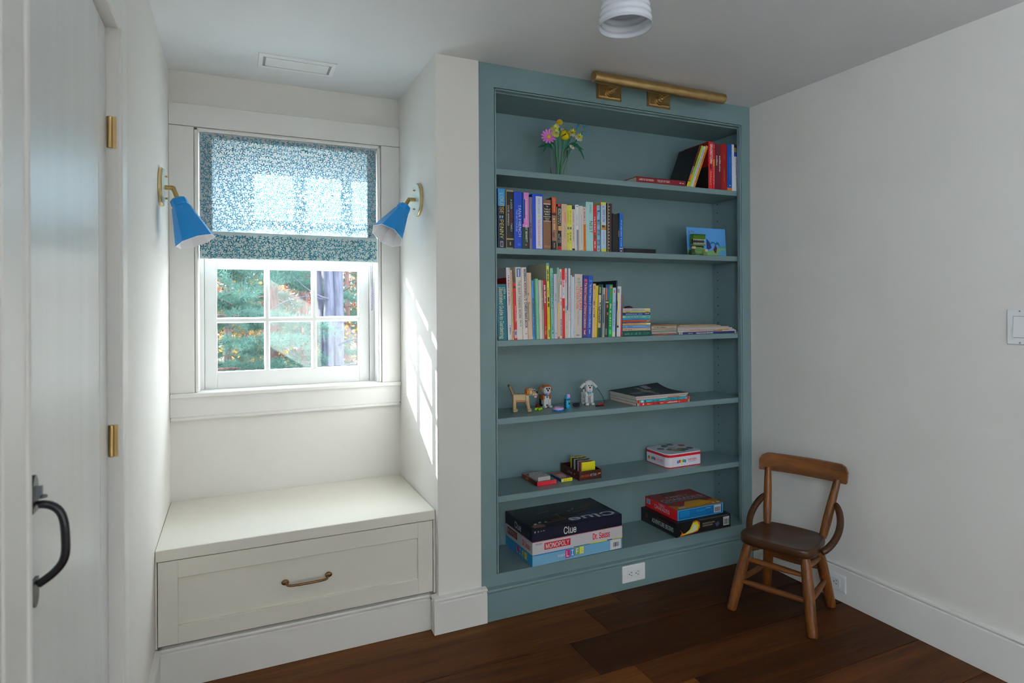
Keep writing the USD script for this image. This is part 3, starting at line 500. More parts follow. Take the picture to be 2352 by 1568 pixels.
book(z2, 'hardcover with a pink, blue and green painted spine', 1.031, 0.0285, 0.221, K(12, 50, 40), tx=[('THE VANISHING HALF', K(235, 190, 210), .06, .53, .58, .24), ('BRIT BENNETT', WHI, .575, .885, .58, .28, 1)],
     bands=[(0, .615, .02, .98, K(165, 95, 150)), (0, .14, .02, .22, K(25, 60, 120)), (.12, .46, .02, .42, K(25, 60, 120)), (.46, .56, .02, .22, K(25, 60, 120)), (.915, .945, .42, .66, K(215, 50, 60))])
book(z2, 'slim grey book between the pink book and the bright blue one', 1.061, 0.0125, 0.205, K(95, 85, 100), hard=False, tx=[(None, K(60, 40, 60), .5, .8, .5, .5)])
book(z2, 'bright blue hardcover with a long white rounded spine label', 1.0745, 0.047, 0.219, K(10, 55, 160), tx=[('AMOR TOWLES', K(40, 110, 160), .075, .36, .62, .2), ('THE LINCOLN HIGHWAY', K(190, 50, 80), .45, .95, .62, .2)], bands=[(.04, .99, .32, .93, K(158, 160, 168)), (.385, .425, .56, .70, K(190, 160, 60))])
book(z2, 'brown cloth hardcover with a black and cream title block', 1.1225, 0.035, 0.199, K(105, 72, 50), tx=[], bands=[(.075, .095, .05, .98, CRE), (.1, .335, .05, .98, BLK), (.335, .345, .05, .98, CRE), (.35, .42, .05, .98, BLK), (.425, .435, .05, .98, CRE), (.92, .93, .1, .95, K(140, 115, 85)), (.945, .955, .1, .95, K(140, 115, 85)), ])
part(_fr := stage.GetPrimAtPath(f'/World/book_{used[("/World", "book")] - 1:03d}/cover'), 'title_lettering', [text(s_, (.035 * a, -.0006, .199 * (1 - f)), (1, 0, 0), (0, 0, 1), .035 * l, .199 * hh, True) for s_, a, f, l, hh in (('The', .38, .150, .26, .03), ('Poetry of', .14, .203, .76, .03), ('ROBERT', .12, .257, .80, .032), ('FROST', .18, .310, .68, .032), ('Edited by', .2, .382, .6, .018), ('Lathem', .25, .413, .5, .018))], mat(CRE, 0.5), smooth=False)
book(z2, 'paperback with a brick orange top and landscape picture on its spine', 1.1615, 0.020, 0.211, K(60, 40, 32), hard=False, tx=[(None, K(190, 170, 90), .38, .47, .55, .5, 1), (None, K(215, 160, 130), .04, .28, .5, .12), (None, CRE, .87, .96, .5, .2)], bands=[(0, .30, 0.02, .98, K(160, 62, 35)), (.30, .345, .02, .98, K(42, 35, 40)), (.345, .83, .02, .98, K(125, 88, 72)), (.5, .62, .3, .8, K(165, 120, 85)), (.66, .76, .1, .6, K(95, 62, 50)), (.83, 1, .02, .98, K(35, 36, 44))])
book(z2, 'very thin gold paperback beside the orange topped one', 1.183, 0.0042, 0.175, K(120, 100, 60), hard=False)
book(z2, 'black paperback with red corners and white title', 1.1885, 0.0165, 0.186, K(20, 20, 26), hard=False, tx=[(None, WHI, .10, .45, .30, .3), (None, WHI, .08, .45, .72, .3), (None, WHI, .65, .86, .3, .26), (None, WHI, .7, .84, .72, .24)], bands=[(0, .055, .05, .8, K(190, 30, 40)), (.475, .58, .1, .95, K(175, 125, 75)), (.92, 1, .05, .98, K(175, 25, 30)), (.94, .975, .4, .65, BLK)])
book(z2, 'tan paperback with a faded coral and grey title', 1.2055, 0.0255, 0.187, K(160, 135, 112), hard=False, tx=[(None, K(190, 100, 85), .16, .40, .68, .34), (None, K(110, 120, 110), .42, .74, .62, .22)])
book(z2, 'narrow yellow paperback, left one of a pair', 1.2315, 0.0095, 0.183, K(190, 162, 60), hard=False, tx=[(None, K(120, 100, 60), .12, .42, .5, .34), (None, K(80, 70, 60), .6, .82, .5, .5)], bands=[(.485, .535, .2, .85, K(70, 60, 110))])
book(z2, 'narrow yellow paperback, right one of a pair', 1.2415, 0.0120, 0.184, K(192, 165, 66), hard=False, tx=[(None, K(120, 100, 60), .12, .42, .5, .34), (None, K(70, 65, 60), .6, .83, .5, .5)], bands=[(.485, .535, .2, .85, K(70, 60, 110))])
book(z2, 'cream paperback with black blocks at its top and foot', 1.2540, 0.0142, 0.183, K(165, 152, 138), hard=False, tx=[(None, K(70, 60, 60), .12, .8, .5, .22)], bands=[(0, .08, .02, .98, K(32, 30, 38)), (.955, .995, .08, .9, BLK)])
book(z2, 'pale grey paperback with a slate lower half', 1.2690, 0.0170, 0.187, K(165, 165, 172), hard=False, tx=[(None, K(120, 130, 160), .2, .46, .55, .34), (None, K(90, 88, 95), .56, .95, .62, .3)], bands=[(.54, 1, .38, .98, K(120, 116, 122)), (.025, .04, .4, .85, K(70, 70, 80))])
book(z2, 'off-white paperback with a thin red line at the foot', 1.2868, 0.0195, 0.184, K(160, 155, 148), hard=False, tx=[(None, K(125, 130, 140), .2, .85, .62, .2)], bands=[(.985, .993, .3, .9, K(160, 60, 60))])
book(z2, 'cream paperback with an orange spine lower down', 1.3073, 0.0130, 0.181, K(168, 150, 142), hard=False, tx=[(None, K(110, 90, 90), .03, .36, .5, .5), (None, K(150, 65, 20), .42, .95, .5, .36)], bands=[(.39, 1, .12, .98, K(205, 95, 10)), (.372, .392, .35, .7, WHI)])
book(z2, 'pale mint hardcover with a handwritten grey title', 1.3215, 0.0345, 0.203, MINT, tx=[('NEST', K(45, 60, 62), .39, .63, .66, .42), (None, K(95, 120, 120), .06, .22, .62, .24)])
book(z2, 'red paperback with small white lettering beside the mint book', 1.3570, 0.0160, 0.189, K(195, 28, 34), hard=False, tx=[(None, K(235, 190, 185), .24, .58, .4, .34), (None, K(235, 190, 185), .78, .93, .4, .34)], bands=[(.65, .71, .15, .8, K(60, 70, 40))])
book(z2, 'pale blue paperback lettered in dark teal capitals', 1.3740, 0.0145, 0.192, K(105, 145, 160), hard=False, tx=[('L E S S', K(40, 75, 95), .11, .88, .5, .72, 1)], bands=[(.035, .065, .3, .8, K(150, 100, 130)), (.935, .97, .3, .6, K(170, 40, 60))])
book(z2, 'blue and yellow paperback with a brown animal picture on the spine', 1.3935, 0.0255, 0.206, K(135, 152, 190), hard=False, tx=[('Still Life', K(50, 60, 90), .15, .40, .55, .42), ('Louise Penny', K(70, 85, 125), .58, .85, .55, .22), (None, K(70, 75, 95), .06, .10, .5, .4)], bands=[(0, .045, .02, .98, K(200, 165, 40)), (0, .08, .0, .14, K(180, 140, 60)), (.465, .56, .02, .98, K(150, 105, 50)), (.465, .51, .2, .7, K(75, 45, 35)), (.95, 1, .02, .98, K(190, 165, 10)), (.4, .56, 0, .12, K(190, 150, 60))], side=[(0, .08, K(160, 130, 60)), (.08, 1, K(120, 140, 175))])
book(z2, 'dark brown hardcover with a black and cream zigzag edge', 1.4225, 0.0240, 0.203, K(48, 36, 38), lean=0.6, bands=[(0, 1, .02, .34, K(110, 98, 78))] + [(.02 + .066 * i, .05 + .066 * i, .24, .46, K(22, 20, 20)) for i in range(15)] + [(.053 + .066 * i, .082 + .066 * i, .28, .42, K(150, 138, 118)) for i in range(14)])
book(z2, 'plain black notebook standing next to the slim blue book', 1.4495, 0.0335, 0.162, BLK, lean=0.8, bands=[(.44, .6, .86, .98, K(140, 98, 55)), (0, .012, .1, .5, K(120, 105, 90))])
book(z2, 'slim bright blue book at the right end of the second shelf row', 1.4845, 0.0170, 0.166, K(8, 78, 155), lean=0.9, hard=False, tx=[(None, K(120, 160, 210), .18, .86, .5, .3), (None, K(150, 150, 160), .955, .98, .5, .5)], bands=[(.895, .915, .02, .98, WHI), (.92, 1, .02, .98, K(30, 32, 42))])
# third shelf, left to right
book(z3, 'dark teal hardcover lettered in cream, first on the third shelf', 0.9255, 0.0385, 0.217, K(10, 85, 98), lean=-1.3, tx=[('Illustrated Guide to Gardening', K(170, 165, 130), .055, .965, .42, .42), (None, K(120, 140, 120), .055, .27, .82, .24)])
book(z3, 'tall white hardcover with spaced red title behind the teal book', 0.9665, 0.0170, 0.282, K(160, 158, 158), lean=-1.45, tx=[(None, K(170, 70, 80), .11, .54, .58, .4), (None, K(60, 60, 100), .79, .92, .6, .34)], side=[(0, .14, K(150, 150, 152)), (.14, 1, K(120, 8, 12))])
book(z3, 'narrow cream hardcover with orange and green print', 0.9845, 0.0075, 0.272, K(165, 140, 105), lean=-1.45, tx=[(None, K(170, 100, 60), .03, .25, .5, .5), (None, K(110, 130, 80), .3, .76, .5, .5), (None, K(170, 60, 60), .88, .97, .5, .6)])
book(z3, 'red spined guide book with a blue pattern at its foot', 0.993, 0.0125, 0.221, K(185, 30, 36), lean=-1.45, hard=False, tx=[(None, K(235, 200, 195), .40, .68, .75, .3)], bands=[(.05, .085, .1, .95, K(50, 55, 60)), (.82, .97, .1, .98, K(165, 130, 150)), (.85, .91, .3, .75, K(60, 70, 130))])
book(z3, 'tall white hardcover with a winged figure on a blue panel', 1.0065, 0.0235, 0.284, K(165, 158, 150), lean=-1.5, tx=[('THE WAY THINGS WORK', K(60, 60, 62), .18, .71, .58, .46), (None, K(110, 105, 100), .73, .82, .72, .3)], bands=[(.02, .135, .2, .85, K(25, 75, 140)), (.03, .13, .40, .64, K(160, 150, 150)), (.15, .17, .3, .75, K(165, 158, 150))])
book(z3, 'tall white hardcover with black quirky capitals', 1.0315, 0.0215, 0.284, K(168, 160, 152), lean=-1.45, tx=[("NORMAN ROCKWELL'S", K(30, 30, 62), .025, .46, .68, .44, 1), ('CHRISTMAS BOOK', K(30, 30, 62), .485, .84, .68, .44, 1), (None, K(100, 95, 90), .915, .925, .6, .4)])
book(z3, 'peach hardcover with a faint mountain picture on its spine', 1.0545, 0.0190, 0.263, K(165, 140, 118), lean=-1.4, bands=[(.45, .72, .08, .3, K(90, 105, 80)), (.44, .47, .1, .5, K(130, 110, 70)), (.3, .34, .1, .4, K(120, 110, 85)), (.955, 1, .6, .98, WHI)], tx=[(None, K(150, 120, 100), .1, .28, .3, .2)])
book(z3, 'slim sky blue hardcover in the middle of the third shelf', 1.0750, 0.0090, 0.233, K(55, 115, 165), lean=-1.4, tx=[(None, K(25, 70, 120), .3, .95, .5, .6)])
book(z3, 'glossy mint green hardcover with a rounded spine', 1.0855, 0.0180, 0.240, K(95, 150, 125), lean=-1.4, bands=[(0, 1, .0, .30, K(50, 95, 75))])
book(z3, 'plain white paperback right of the mint green book', 1.1045, 0.0125, 0.235, K(160, 152, 145), lean=-1.35, hard=False)
book(z3, 'olive grey paperback with a dark pattern on its upper spine', 1.1178, 0.0075, 0.234, K(130, 122, 108), lean=-1.35, hard=False, tx=[(None, K(85, 85, 75), .1, .5, .5, .7)])
book(z3, 'crimson paperback with a white script title', 1.1262, 0.0120, 0.235, K(150, 12, 30), lean=-1.3, hard=False, tx=[(None, K(235, 170, 180), .07, .41, .5, .62), (None, K(190, 120, 60), .79, .93, .5, .5)])
book(z3, 'tallest book, yellow spine with black blocks and blue top', 1.1395, 0.0125, 0.303, K(185, 165, 40), lean=-0.9, tx=[(None, K(40, 40, 30), .085, .25, .5, .5, 1), (None, K(120, 100, 30), .33, .43, .5, .4)], bands=[(0, .035, .05, .98, K(60, 130, 150)), (.03, .32, 0, .18, K(120, 150, 120)), (.45, .51, .3, .8, K(45, 40, 20)), (.53, .58, .3, .8, K(60, 50, 20)), (.34, .52, .02, .98, K(175, 155, 60)), (.52, .87, .02, .98, K(185, 145, 10)), (.45, .51, .3, .8, K(45, 40, 20)), (.53, .58, .3, .8, K(70, 55, 20)), (.88, .98, .3, .75, K(90, 95, 40))], side=[(0, 1, K(135, 135, 112))])
book(z3, 'green hardcover with tall dark green lettering', 1.1560, 0.0135, 0.283, K(95, 145, 130), lean=-0.7, tx=[('FUNDAMENTALS', K(35, 85, 75), .07, .58, .5, .6), (None, K(40, 90, 110), .78, .88, .5, .4)], bands=[(.905, .93, .3, .8, K(30, 95, 90))])
book(z3, 'lilac grey paperback, shorter, in front of a mint cover', 1.1705, 0.0145, 0.260, K(148, 145, 158), lean=-0.5, hard=False, tx=[(None, K(110, 108, 120), .3, .42, .55, .4), (None, K(90, 60, 90), .91, .95, .6, .5)])
book(z3, 'tall narrow book shading from mint at the top to peach below', 1.1858, 0.0085, 0.286, K(150, 145, 110), lean=-0.3, bands=[(0, .13, .0, .98, K(115, 150, 140)), (.5, .7, .02, .98, K(170, 150, 90)), (.7, .97, .02, .98, K(185, 135, 105)), (.975, 1, .02, .98, K(190, 60, 40))], tx=[(None, K(100, 130, 100), .2, .5, .5, .5)], side=[(0, 1, K(115, 150, 140))])
book(z3, 'white paperback with black and pink print beside the red one', 1.1950, 0.0105, 0.280, K(160, 156, 155), lean=-0.1, hard=False, tx=[(None, K(60, 60, 60), .04, .24, .6, .5), (None, K(180, 60, 110), .41, .52, .6, .5), (None, K(60, 60, 60), .72, .96, .6, .5)])
book(z3, 'red hardcover with a white middle section on its spine', 1.2060, 0.0130, 0.280, K(185, 20, 22), lean=0.0, tx=[(None, K(190, 50, 70), .16, .26, .5, .5), (None, K(70, 110, 160), .29, .38, .5, .3)], bands=[(.155, .42, .03, .97, K(165, 162, 165)), (.565, .60, .4, .8, K(220, 140, 130))])
book(z3, 'cream hardcover with a dark blue stripe and red title', 1.2195, 0.0150, 0.284, K(158, 150, 140), lean=0.1, tx=[(None, K(195, 60, 70), .06, .21, .35, .34), (None, K(60, 130, 110), .52, .64, .34, .4), (None, K(100, 140, 160), .76, .88, .5, .3)], bands=[(0, .57, .72, .98, K(20, 55, 130)), (.53, .6, .6, .98, K(30, 80, 130))])
book(z3, 'white hardcover with faint red lettering right of the blue striped one', 1.2350, 0.0095, 0.284, K(165, 160, 155), lean=0.3, tx=[(None, K(205, 110, 120), .26, .68, .55, .5), (None, K(205, 110, 120), .72, .75, .55, .5)])
book(z3, 'very thin pale blue book squeezed between two white books', 1.2455, 0.0050, 0.257, K(140, 158, 175), lean=0.45, hard=False)
book(z3, 'white paperback with a curled corner at its foot', 1.2512, 0.0095, 0.250, K(162, 162, 168), lean=0.6, hard=False, tx=[(None, K(70, 80, 120), .84, .94, .8, .2)])
book(z3, 'thick cream hardcover with large red serif title', 1.2615, 0.0370, 0.261, K(152, 146, 138), lean=1.0, tx=[('MODERN', K(165, 45, 50), .20, .56, .76, .34), ('LITERATURE', K(165, 45, 50), .20, .55, .38, .32), ('For Children', K(110, 105, 100), .57, .80, .5, .26), (None, K(130, 125, 118), .06, .18, .6, .5), (None, K(110, 105, 100), .945, .97, .5, .5)])
book(z3, 'blue hardcover with a plum coloured spine panel', 1.3000, 0.0225, 0.256, K(20, 45, 115), lean=1.7, tx=[('The World Treasury', K(205, 185, 200), .12, .42, .50, .48), ("of Children's Literature", K(205, 185, 200), .43, .84, .50, .48), (None, K(225, 200, 200), .88, .96, .5, .3)], bands=[(.05, .97, .12, .88, K(105, 35, 72)), (.06, .1, .2, .8, K(150, 60, 95))])
book(z3, 'plain blue hardcover with white serif title right of the plum one', 1.3235, 0.0225, 0.256, K(15, 62, 140), lean=1.8, tx=[('The World Treasury', K(190, 200, 215), .13, .43, .50, .46), ("of Children's Literature", K(190, 200, 215), .44, .84, .50, .46), (None, K(170, 185, 205), .87, .95, .5, .24)], bands=[(.075, .1, .2, .8, K(60, 105, 170))])
book(z3, 'tan hardcover right of the two blue ones', 1.3470, 0.0130, 0.223, K(165, 135, 95), lean=1.9, tx=[(None, K(80, 62, 45), .33, .63, .5, .5), (None, K(110, 90, 60), .05, .1, .5, .5)])
book(z3, 'mustard yellow hardcover beside the tan one', 1.3607, 0.0115, 0.215, K(195, 145, 10), lean=1.9)
book(z3, 'dark green book with a cream title panel on its spine', 1.3728, 0.0145, 0.220, K(16, 50, 40), lean=1.9, tx=[(None, K(40, 42, 42), .33, .74, .62, .5, 1), (None, K(40, 42, 42), .42, .72, .25, .3)], bands=[(.20, .82, .06, .92, K(165, 145, 115)), (.05, .17, .3, .8, K(120, 118, 70))])
book(z3, 'thin dark teal paperback behind the cream panelled book', 1.3880, 0.0075, 0.220, K(15, 62, 68), lean=1.9, hard=False, tx=[(None, K(120, 140, 140), .05, .3, .5, .5)])
book(z3, 'thin white book with navy stripes in the third shelf row', 1.3962, 0.0110, 0.206, K(140, 135, 125), lean=1.9, bands=[(.13, .72, .15, .55, K(25, 35, 70)), (.72, .98, .05, .6, K(110, 115, 115))])
book(z3, 'dark picture book with a blue top and orange spots', 1.4080, 0.0175, 0.219, K(28, 36, 34), lean=1.9, bands=[(0, .08, .02, .98, K(20, 62, 120)), (.06, .30, .1, .45, K(170, 90, 40)), (.08, .3, .5, .95, K(30, 80, 140)), (.32, .35, .05, .9, K(150, 140, 120)), (.38, .44, .4, .75, K(185, 80, 40)), (.53, .58, .5, .85, K(195, 80, 70)), (.84, .96, .1, .6, K(80, 95, 90))])
book(z3, 'bright green paperback with a white capital title', 1.4263, 0.0175, 0.220, K(10, 120, 55), lean=1.8, hard=False, tx=[(None, K(130, 85, 60), .08, .33, .5, .3), (None, WHI, .37, .80, .5, .44, 1)], bands=[(.03, .07, .2, .8, K(195, 90, 80)), (.86, .95, .2, .8, K(45, 160, 90))])
book(z3, 'pale blue paperback with a small red sailing mark', 1.4448, 0.0150, 0.207, K(125, 150, 185), lean=1.7, hard=False, tx=[(None, K(75, 95, 150), .3, .78, .5, .46)], bands=[(.03, .12, .15, .9, K(160, 165, 175)), (.04, .11, .35, .65, K(150, 45, 35)), (.9, 1, .02, .98, K(160, 160, 130))])
book(z3, 'wide navy book standing taller behind the pale blue one', 1.4608, 0.0060, 0.237, K(18, 26, 66), d=0.19, lean=1.7, bands=[], side=[(0, 1, K(16, 16, 24))])
book(z3, 'white paperback with a cream panel near the right end', 1.4676, 0.0190, 0.212, K(160, 160, 162), lean=1.7, hard=False, bands=[(.05, .13, .05, .55, K(110, 110, 110)), (.14, .79, .08, .5, K(170, 158, 112)), (.78, .82, .05, .45, K(28, 28, 34)), (.3, .48, .0, .12, K(80, 80, 90))])
book(z3, 'thin crimson paperback at the right end of the third shelf row', 1.4872, 0.0040, 0.176, K(160, 30, 55), lean=1.7, hard=False)
# top shelf, upright books at the right end
book(z1, 'red hardcover with a white slanted title and dark blue head emblem', 1.9715, 0.0265, 0.216, K(170, 18, 24), lean=0.7, tx=[('BRAINSTORM', K(225, 195, 165), .055, .46, .56, .50, 1), (None, K(215, 110, 90), .63, .93, .5, .34)], bands=[(.49, .58, .3, .72, K(30, 30, 62))], side=[(0, .52, K(105, 12, 18)), (.52, 1, BLK)])
book(z1, 'thin red paperback with an orange patch beside the emblem book', 1.9987, 0.0085, 0.210, K(195, 22, 30), lean=0.6, hard=False, tx=[(None, K(235, 160, 150), .52, .9, .5, .3), (None, K(235, 160, 150), .04, .1, .5, .3)], bands=[(.35, .505, .02, .98, K(220, 115, 15))])
book(z1, 'maroon hardcover with two lines of white capitals', 2.0082, 0.0385, 0.210, K(82, 12, 30), lean=0.4, tx=[(None, WHI, .26, .455, .78, .22, 1), (None, WHI, .46, .61, .78, .22, 1), (None, WHI, .26, .48, .32, .20, 1)])
book(z1, 'deep red cloth hardcover with dim gold lettering', 2.0478, 0.0345, 0.213, K(118, 5, 10), lean=0.3, tx=[(None, K(130, 90, 40), .22, .32, .5, .14), (None, K(130, 90, 40), .55, .82, .5, .14)])
book(z1, 'blue paperback with an orange block at its foot', 2.0832, 0.0285, 0.215, K(8, 62, 135), lean=0.2, hard=False, tx=[(None, K(40, 105, 185), .24, .78, .6, .2), (None, WHI, .88, .905, .6, .3)], bands=[(.94, 1, .02, .98, K(200, 95, 30))])
book(z1, 'white book with a dark globe picture band, last on the top shelf', 2.1130, 0.0420, 0.217, K(160, 162, 172), lean=0.0, tx=[('CHILDREN', K(75, 82, 115), .285, .65, .68, .34)], bands=[(0, .16, .30, .98, K(24, 34, 40)), (.065, .165, .32, .9, K(110, 92, 62)), (.165, .255, .30, .98, K(18, 50, 125)), (.71, .90, .68, .95, K(40, 46, 56))])
# leaning on them
for x0, w_, h_, col, lab, bands, tx in (
        (1.8445, 0.0115, 0.204, K(20, 19, 22), 'black book with a maroon spine leaning at the left of four', [(0, 1, .05, .98, K(85, 22, 28)), (.52, .72, .05, .98, K(125, 112, 105)), (.72, .86, .05, .98, K(180, 85, 30)), (.88, 1, .05, .98, K(165, 150, 30))], [(None, K(40, 15, 18), .08, .5, .5, .6), (None, BLK, .54, .70, .5, .6, 1)]),
        (1.8574, 0.0118, 0.204, K(125, 150, 30), 'lime green slim book leaning between the black and white ones', [], [(None, K(90, 120, 20), .3, .7, .5, .4)]),
        (1.8706, 0.0112, 0.203, K(150, 155, 168), 'white slim book leaning between green and orange ones', [], [(None, K(70, 80, 130), .08, .8, .5, .4)]),
        (1.8832, 0.0112, 0.207, K(195, 110, 25), 'orange slim book leaning against the red emblem hardcover', [], [(None, K(120, 50, 20), .1, .9, .5, .4)])):
    book(z1, lab, x0, w_, h_, col, d=0.14, lean=22.0, hard=False, tx=tx, bands=bands)
# books lying flat
def flat(label, x0, x1, z0, z1_, cover, y=YB_ + 0.004, d=0.14, tx=(), bands=(), rz=0.0, name='book', cat='book', group=None, hard=False, k=0.0):
    """a book on its back, spine towards the room"""
    w, h = x1 - x0, z1_ - z0; t = thing(name, label, cat, (x0, y, z0 + 0.0002), rz, group); h -= 0.0004
    tk = 0.0022 if hard else min(0.0008, h * 0.2); c = part(t, 'cover', [bx(0, w, 0, tk, 0, h, tk * .3), bx(0, w, 0, d, 0, tk), bx(0, w, 0, d, h - tk, h)], mat(cover, 0.42, name='book_cover'), smooth=False)
    part(t, 'page_block', bx(0.0015 if not hard else .003, w - (0.0015 if not hard else .003), tk, d - 0.002, tk, h - tk), PAGES, smooth=False)
    for i, (a, b_, f0, f1, col) in enumerate(bands): part(c, 'printed_band', quad((w * a, -0.0003 - 0.00003 * i, h * (1 - f1)), (w * (b_ - a), 0, 0), (0, 0, h * (f1 - f0))), mat(col, 0.45), smooth=False)
    by = {}
    for s_, col, a, b_, fz, fh, *bold in tx:
        if s_ is None: g = marks(-w * a, -w * b_, h * (1 - fz), h * fh, horiz=True)
        else: g = text(s_, (w * a, -0.0006, h * (1 - fz) - h * fh / 2), (1, 0, 0), (0, 0, 1), w * (b_ - a), h * fh, bool(bold))
        by.setdefault(col, []).append(g)
    for col, ms in by.items(): part(c, 'lettering', ms, mat(col, 0.5), smooth=False)
    return t
flat('crimson hardcover lying flat on the top shelf, pages to the left', 1.578, 1.843, z1, z1 + 0.0255, K(105, 12, 28), d=0.20, hard=True, tx=[('JAMES M. McPHERSON', K(210, 170, 160), .045, .335, .45, .34), ('FIELDS OF FURY', K(210, 185, 175), .415, .67, .45, .38), (None, K(200, 170, 160), .87, .96, .45, .24)])
flat('black notebook lying flat beside the slim blue book', 1.5145, 1.685, z2, z2 + 0.0195, BLK, y=2.180, d=0.13)
st = [(1.048, 1.0702, K(4, 62, 52), 'dark green paperback at the bottom of the small stack', [(None, K(50, 120, 105), .06, .62, .5, .5), (None, K(50, 120, 105), .74, .95, .45, .2)], []),
      (1.0705, 1.0833, K(152, 135, 118), 'beige paperback second from the bottom of the small stack', [(None, K(90, 75, 70), .04, .38, .5, .4), (None, K(180, 80, 70), .84, .93, .4, .3)], []),
      (1.0835, 1.0955, K(85, 125, 175), 'light blue paperback in the small stack, third from the bottom', [(None, K(40, 70, 130), .04, .1, .5, .4), (None, K(40, 70, 130), .18, .36, .5, .4), (None, K(40, 70, 130), .86, .96, .4, .4)], []),
      (1.0957, 1.1038, K(195, 135, 65), 'tan orange thin book in the small stack above the light blue', [(None, K(150, 90, 30), .05, .6, .5, .5)], [(.85, 1, 0, 1, K(200, 165, 110))]),
      (1.1040, 1.1090, K(70, 60, 120), 'thin purple book in the small stack', [(None, K(130, 120, 170), .6, .95, .5, .6)], []),
      (1.1092, 1.1170, K(190, 62, 15), 'orange red thin book halfway up the small stack', [(None, K(120, 30, 10), .1, .28, .5, .4), (None, K(220, 180, 90), .85, .97, .5, .6)], []),
      (1.1172, 1.1240, K(15, 125, 165), 'cyan thin book in the small stack', [(None, K(60, 90, 160), .15, .6, .5, .5)], []),
      (1.1242, 1.1370, K(95, 150, 135), 'mint green book in the upper half of the small stack', [(None, K(30, 80, 90), .12, .7, .5, .4), (None, K(30, 80, 90), .83, .96, .5, .4)], [(0, .06, .2, .8, K(130, 190, 130))]),
      (1.1372, 1.1485, K(15, 45, 120), 'navy book in the small stack under the yellow one', [(None, K(140, 155, 190), .1, .72, .5, .4), (None, K(180, 190, 215), .8, .97, .4, .4)], []),
      (1.1487, 1.1548, K(205, 170, 60), 'thin yellow book second from the top of the small stack', [(None, K(120, 80, 40), .1, .26, .5, .6), (None, K(120, 80, 40), .82, .95, .5, .6)], []),
      (1.1550, 1.1675, K(145, 143, 146), 'grey book with a peach end on top of the small stack', [(None, K(150, 95, 105), .02, .25, .5, .35), (None, K(120, 118, 120), .3, .6, .5, .3)], [(.8, .99, .04, .96, K(190, 150, 110))])]
sx = [1.5035, 1.5035, 1.503, 1.503, 1.5045, 1.504, 1.504, 1.504, 1.504, 1.504, 1.505]
for i, (a, b_, col, lab, tx, bands) in enumerate(st):
    flat(lab, sx[i], 1.6475 + (0.002, 0.0, 0.001, 0.0, 0.0, 0.002, 0.0, 0.0, -0.001, -0.001, -0.0005)[i], a, b_, col, y=2.172 + (i * 7 % 3) * 0.001, d=0.105, tx=tx, bands=bands)
hc = thing('hair_clip', 'small dark brown clip lying on top of the small book stack', 'hair clip', (1.556, 2.205, 1.1677))
part(hc, 'clip_body', rings(sg.Point(0, 0).buffer(0.017).intersection(sg.box(-1, -0.008, 1, 0.008)).buffer(0.002), [(0.0, 1.0), (0.003, 1.0), (0.006, 0.8), (0.0085, 0.45), (0.0095, 0.15)]), mat(K(45, 25, 22), 0.3))
# magazines on the third shelf
for i, (a, b_, x0, x1, col, lab) in enumerate(((0.0, .006, 1.659, 1.795, K(95, 60, 55), 'magazine with a colourful spine at the bottom of the left magazine pile'), (.0062, .0125, 1.661, 1.796, K(140, 138, 140), 'pale grey magazine in the left pile'), (.0127, .0185, 1.660, 1.794, K(120, 116, 112), 'grey magazine in the left pile below the white gap'), (.0187, .027, 1.659, 1.795, K(135, 128, 118), 'off-white magazine in the left pile under the lettered one'),
        (.0272, .0405, 1.658, 1.796, K(140, 130, 112), 'cream journal with a dark lettered spine in the left pile'), (.0407, .0470, 1.664, 1.797, K(112, 82, 55), 'brown covered magazine on top of the left pile'))):
    flat(lab, x0, x1, z3 + a, z3 + b_, col, y=2.180, d=0.18, name='magazine', cat='magazine', tx=[[(None, K(170, 60, 40), .1, .9, .5, .7)], [(None, K(100, 95, 100), .2, .9, .5, .3)], [], [(None, K(110, 100, 95), .5, .9, .5, .3)], [(None, K(60, 55, 50), .1, .62, .45, .42), (None, K(90, 85, 75), .75, .95, .5, .3)], []][i], bands=[[(.2, .3, 0, 1, K(60, 70, 50)), (.45, .6, 0, 1, K(90, 110, 60)), (.32, .42, 0, 1, K(150, 40, 35))], [], [], [], [], []][i])
for i, (a, b_, x0, x1, col, lab) in enumerate(((0.0, .0095, 1.801, 2.158, K(30, 40, 82), 'navy spined magazine at the bottom of the right pile'), (.0097, .0150, 1.800, 2.142, K(165, 165, 168), 'white magazine with speckled print second in the right pile'), (.0152, .0205, 1.799, 2.130, K(160, 145, 135), 'magazine with an orange picture edge in the right pile'), (.0207, .0270, 1.799, 2.118, K(160, 155, 152), 'white magazine in the middle of the right pile'),
        (.0272, .0330, 1.798, 2.098, K(150, 142, 138), 'white and brown edged magazine in the right pile'), (.0332, .0385, 1.800, 2.048, K(150, 130, 105), 'tan magazine second from the top of the right pile'), (.0387, .0430, 1.8115, 2.024, K(140, 122, 98), 'short tan magazine on top of the right pile'))):
    flat(lab, x0, x1, z3 + a, z3 + b_, col, y=2.176, d=0.19, name='magazine', cat='magazine', tx=[[(None, K(160, 165, 185), .16, .24, .5, .5), (None, K(170, 172, 185), .29, .56, .5, .56)], [(None, K(170, 80, 60), .1, .6, .5, .5), (None, K(90, 110, 110), .3, .65, .5, .5)], [(None, K(150, 70, 70), .2, .65, .5, .5)], [], [], [], []][i], bands=[[(.01, .03, 0, 1, WHI), (.035, .05, 0, 1, WHI), (.055, .07, 0, 1, WHI), (.28, .57, 0, 1, K(60, 70, 105)), (.93, .955, 0, 1, WHI), (.965, 1, 0, 1, K(140, 140, 150))], [(.6, .75, 0, .6, K(120, 60, 50))], [(.7, .9, 0, 1, K(200, 120, 30))], [], [], [], []][i])
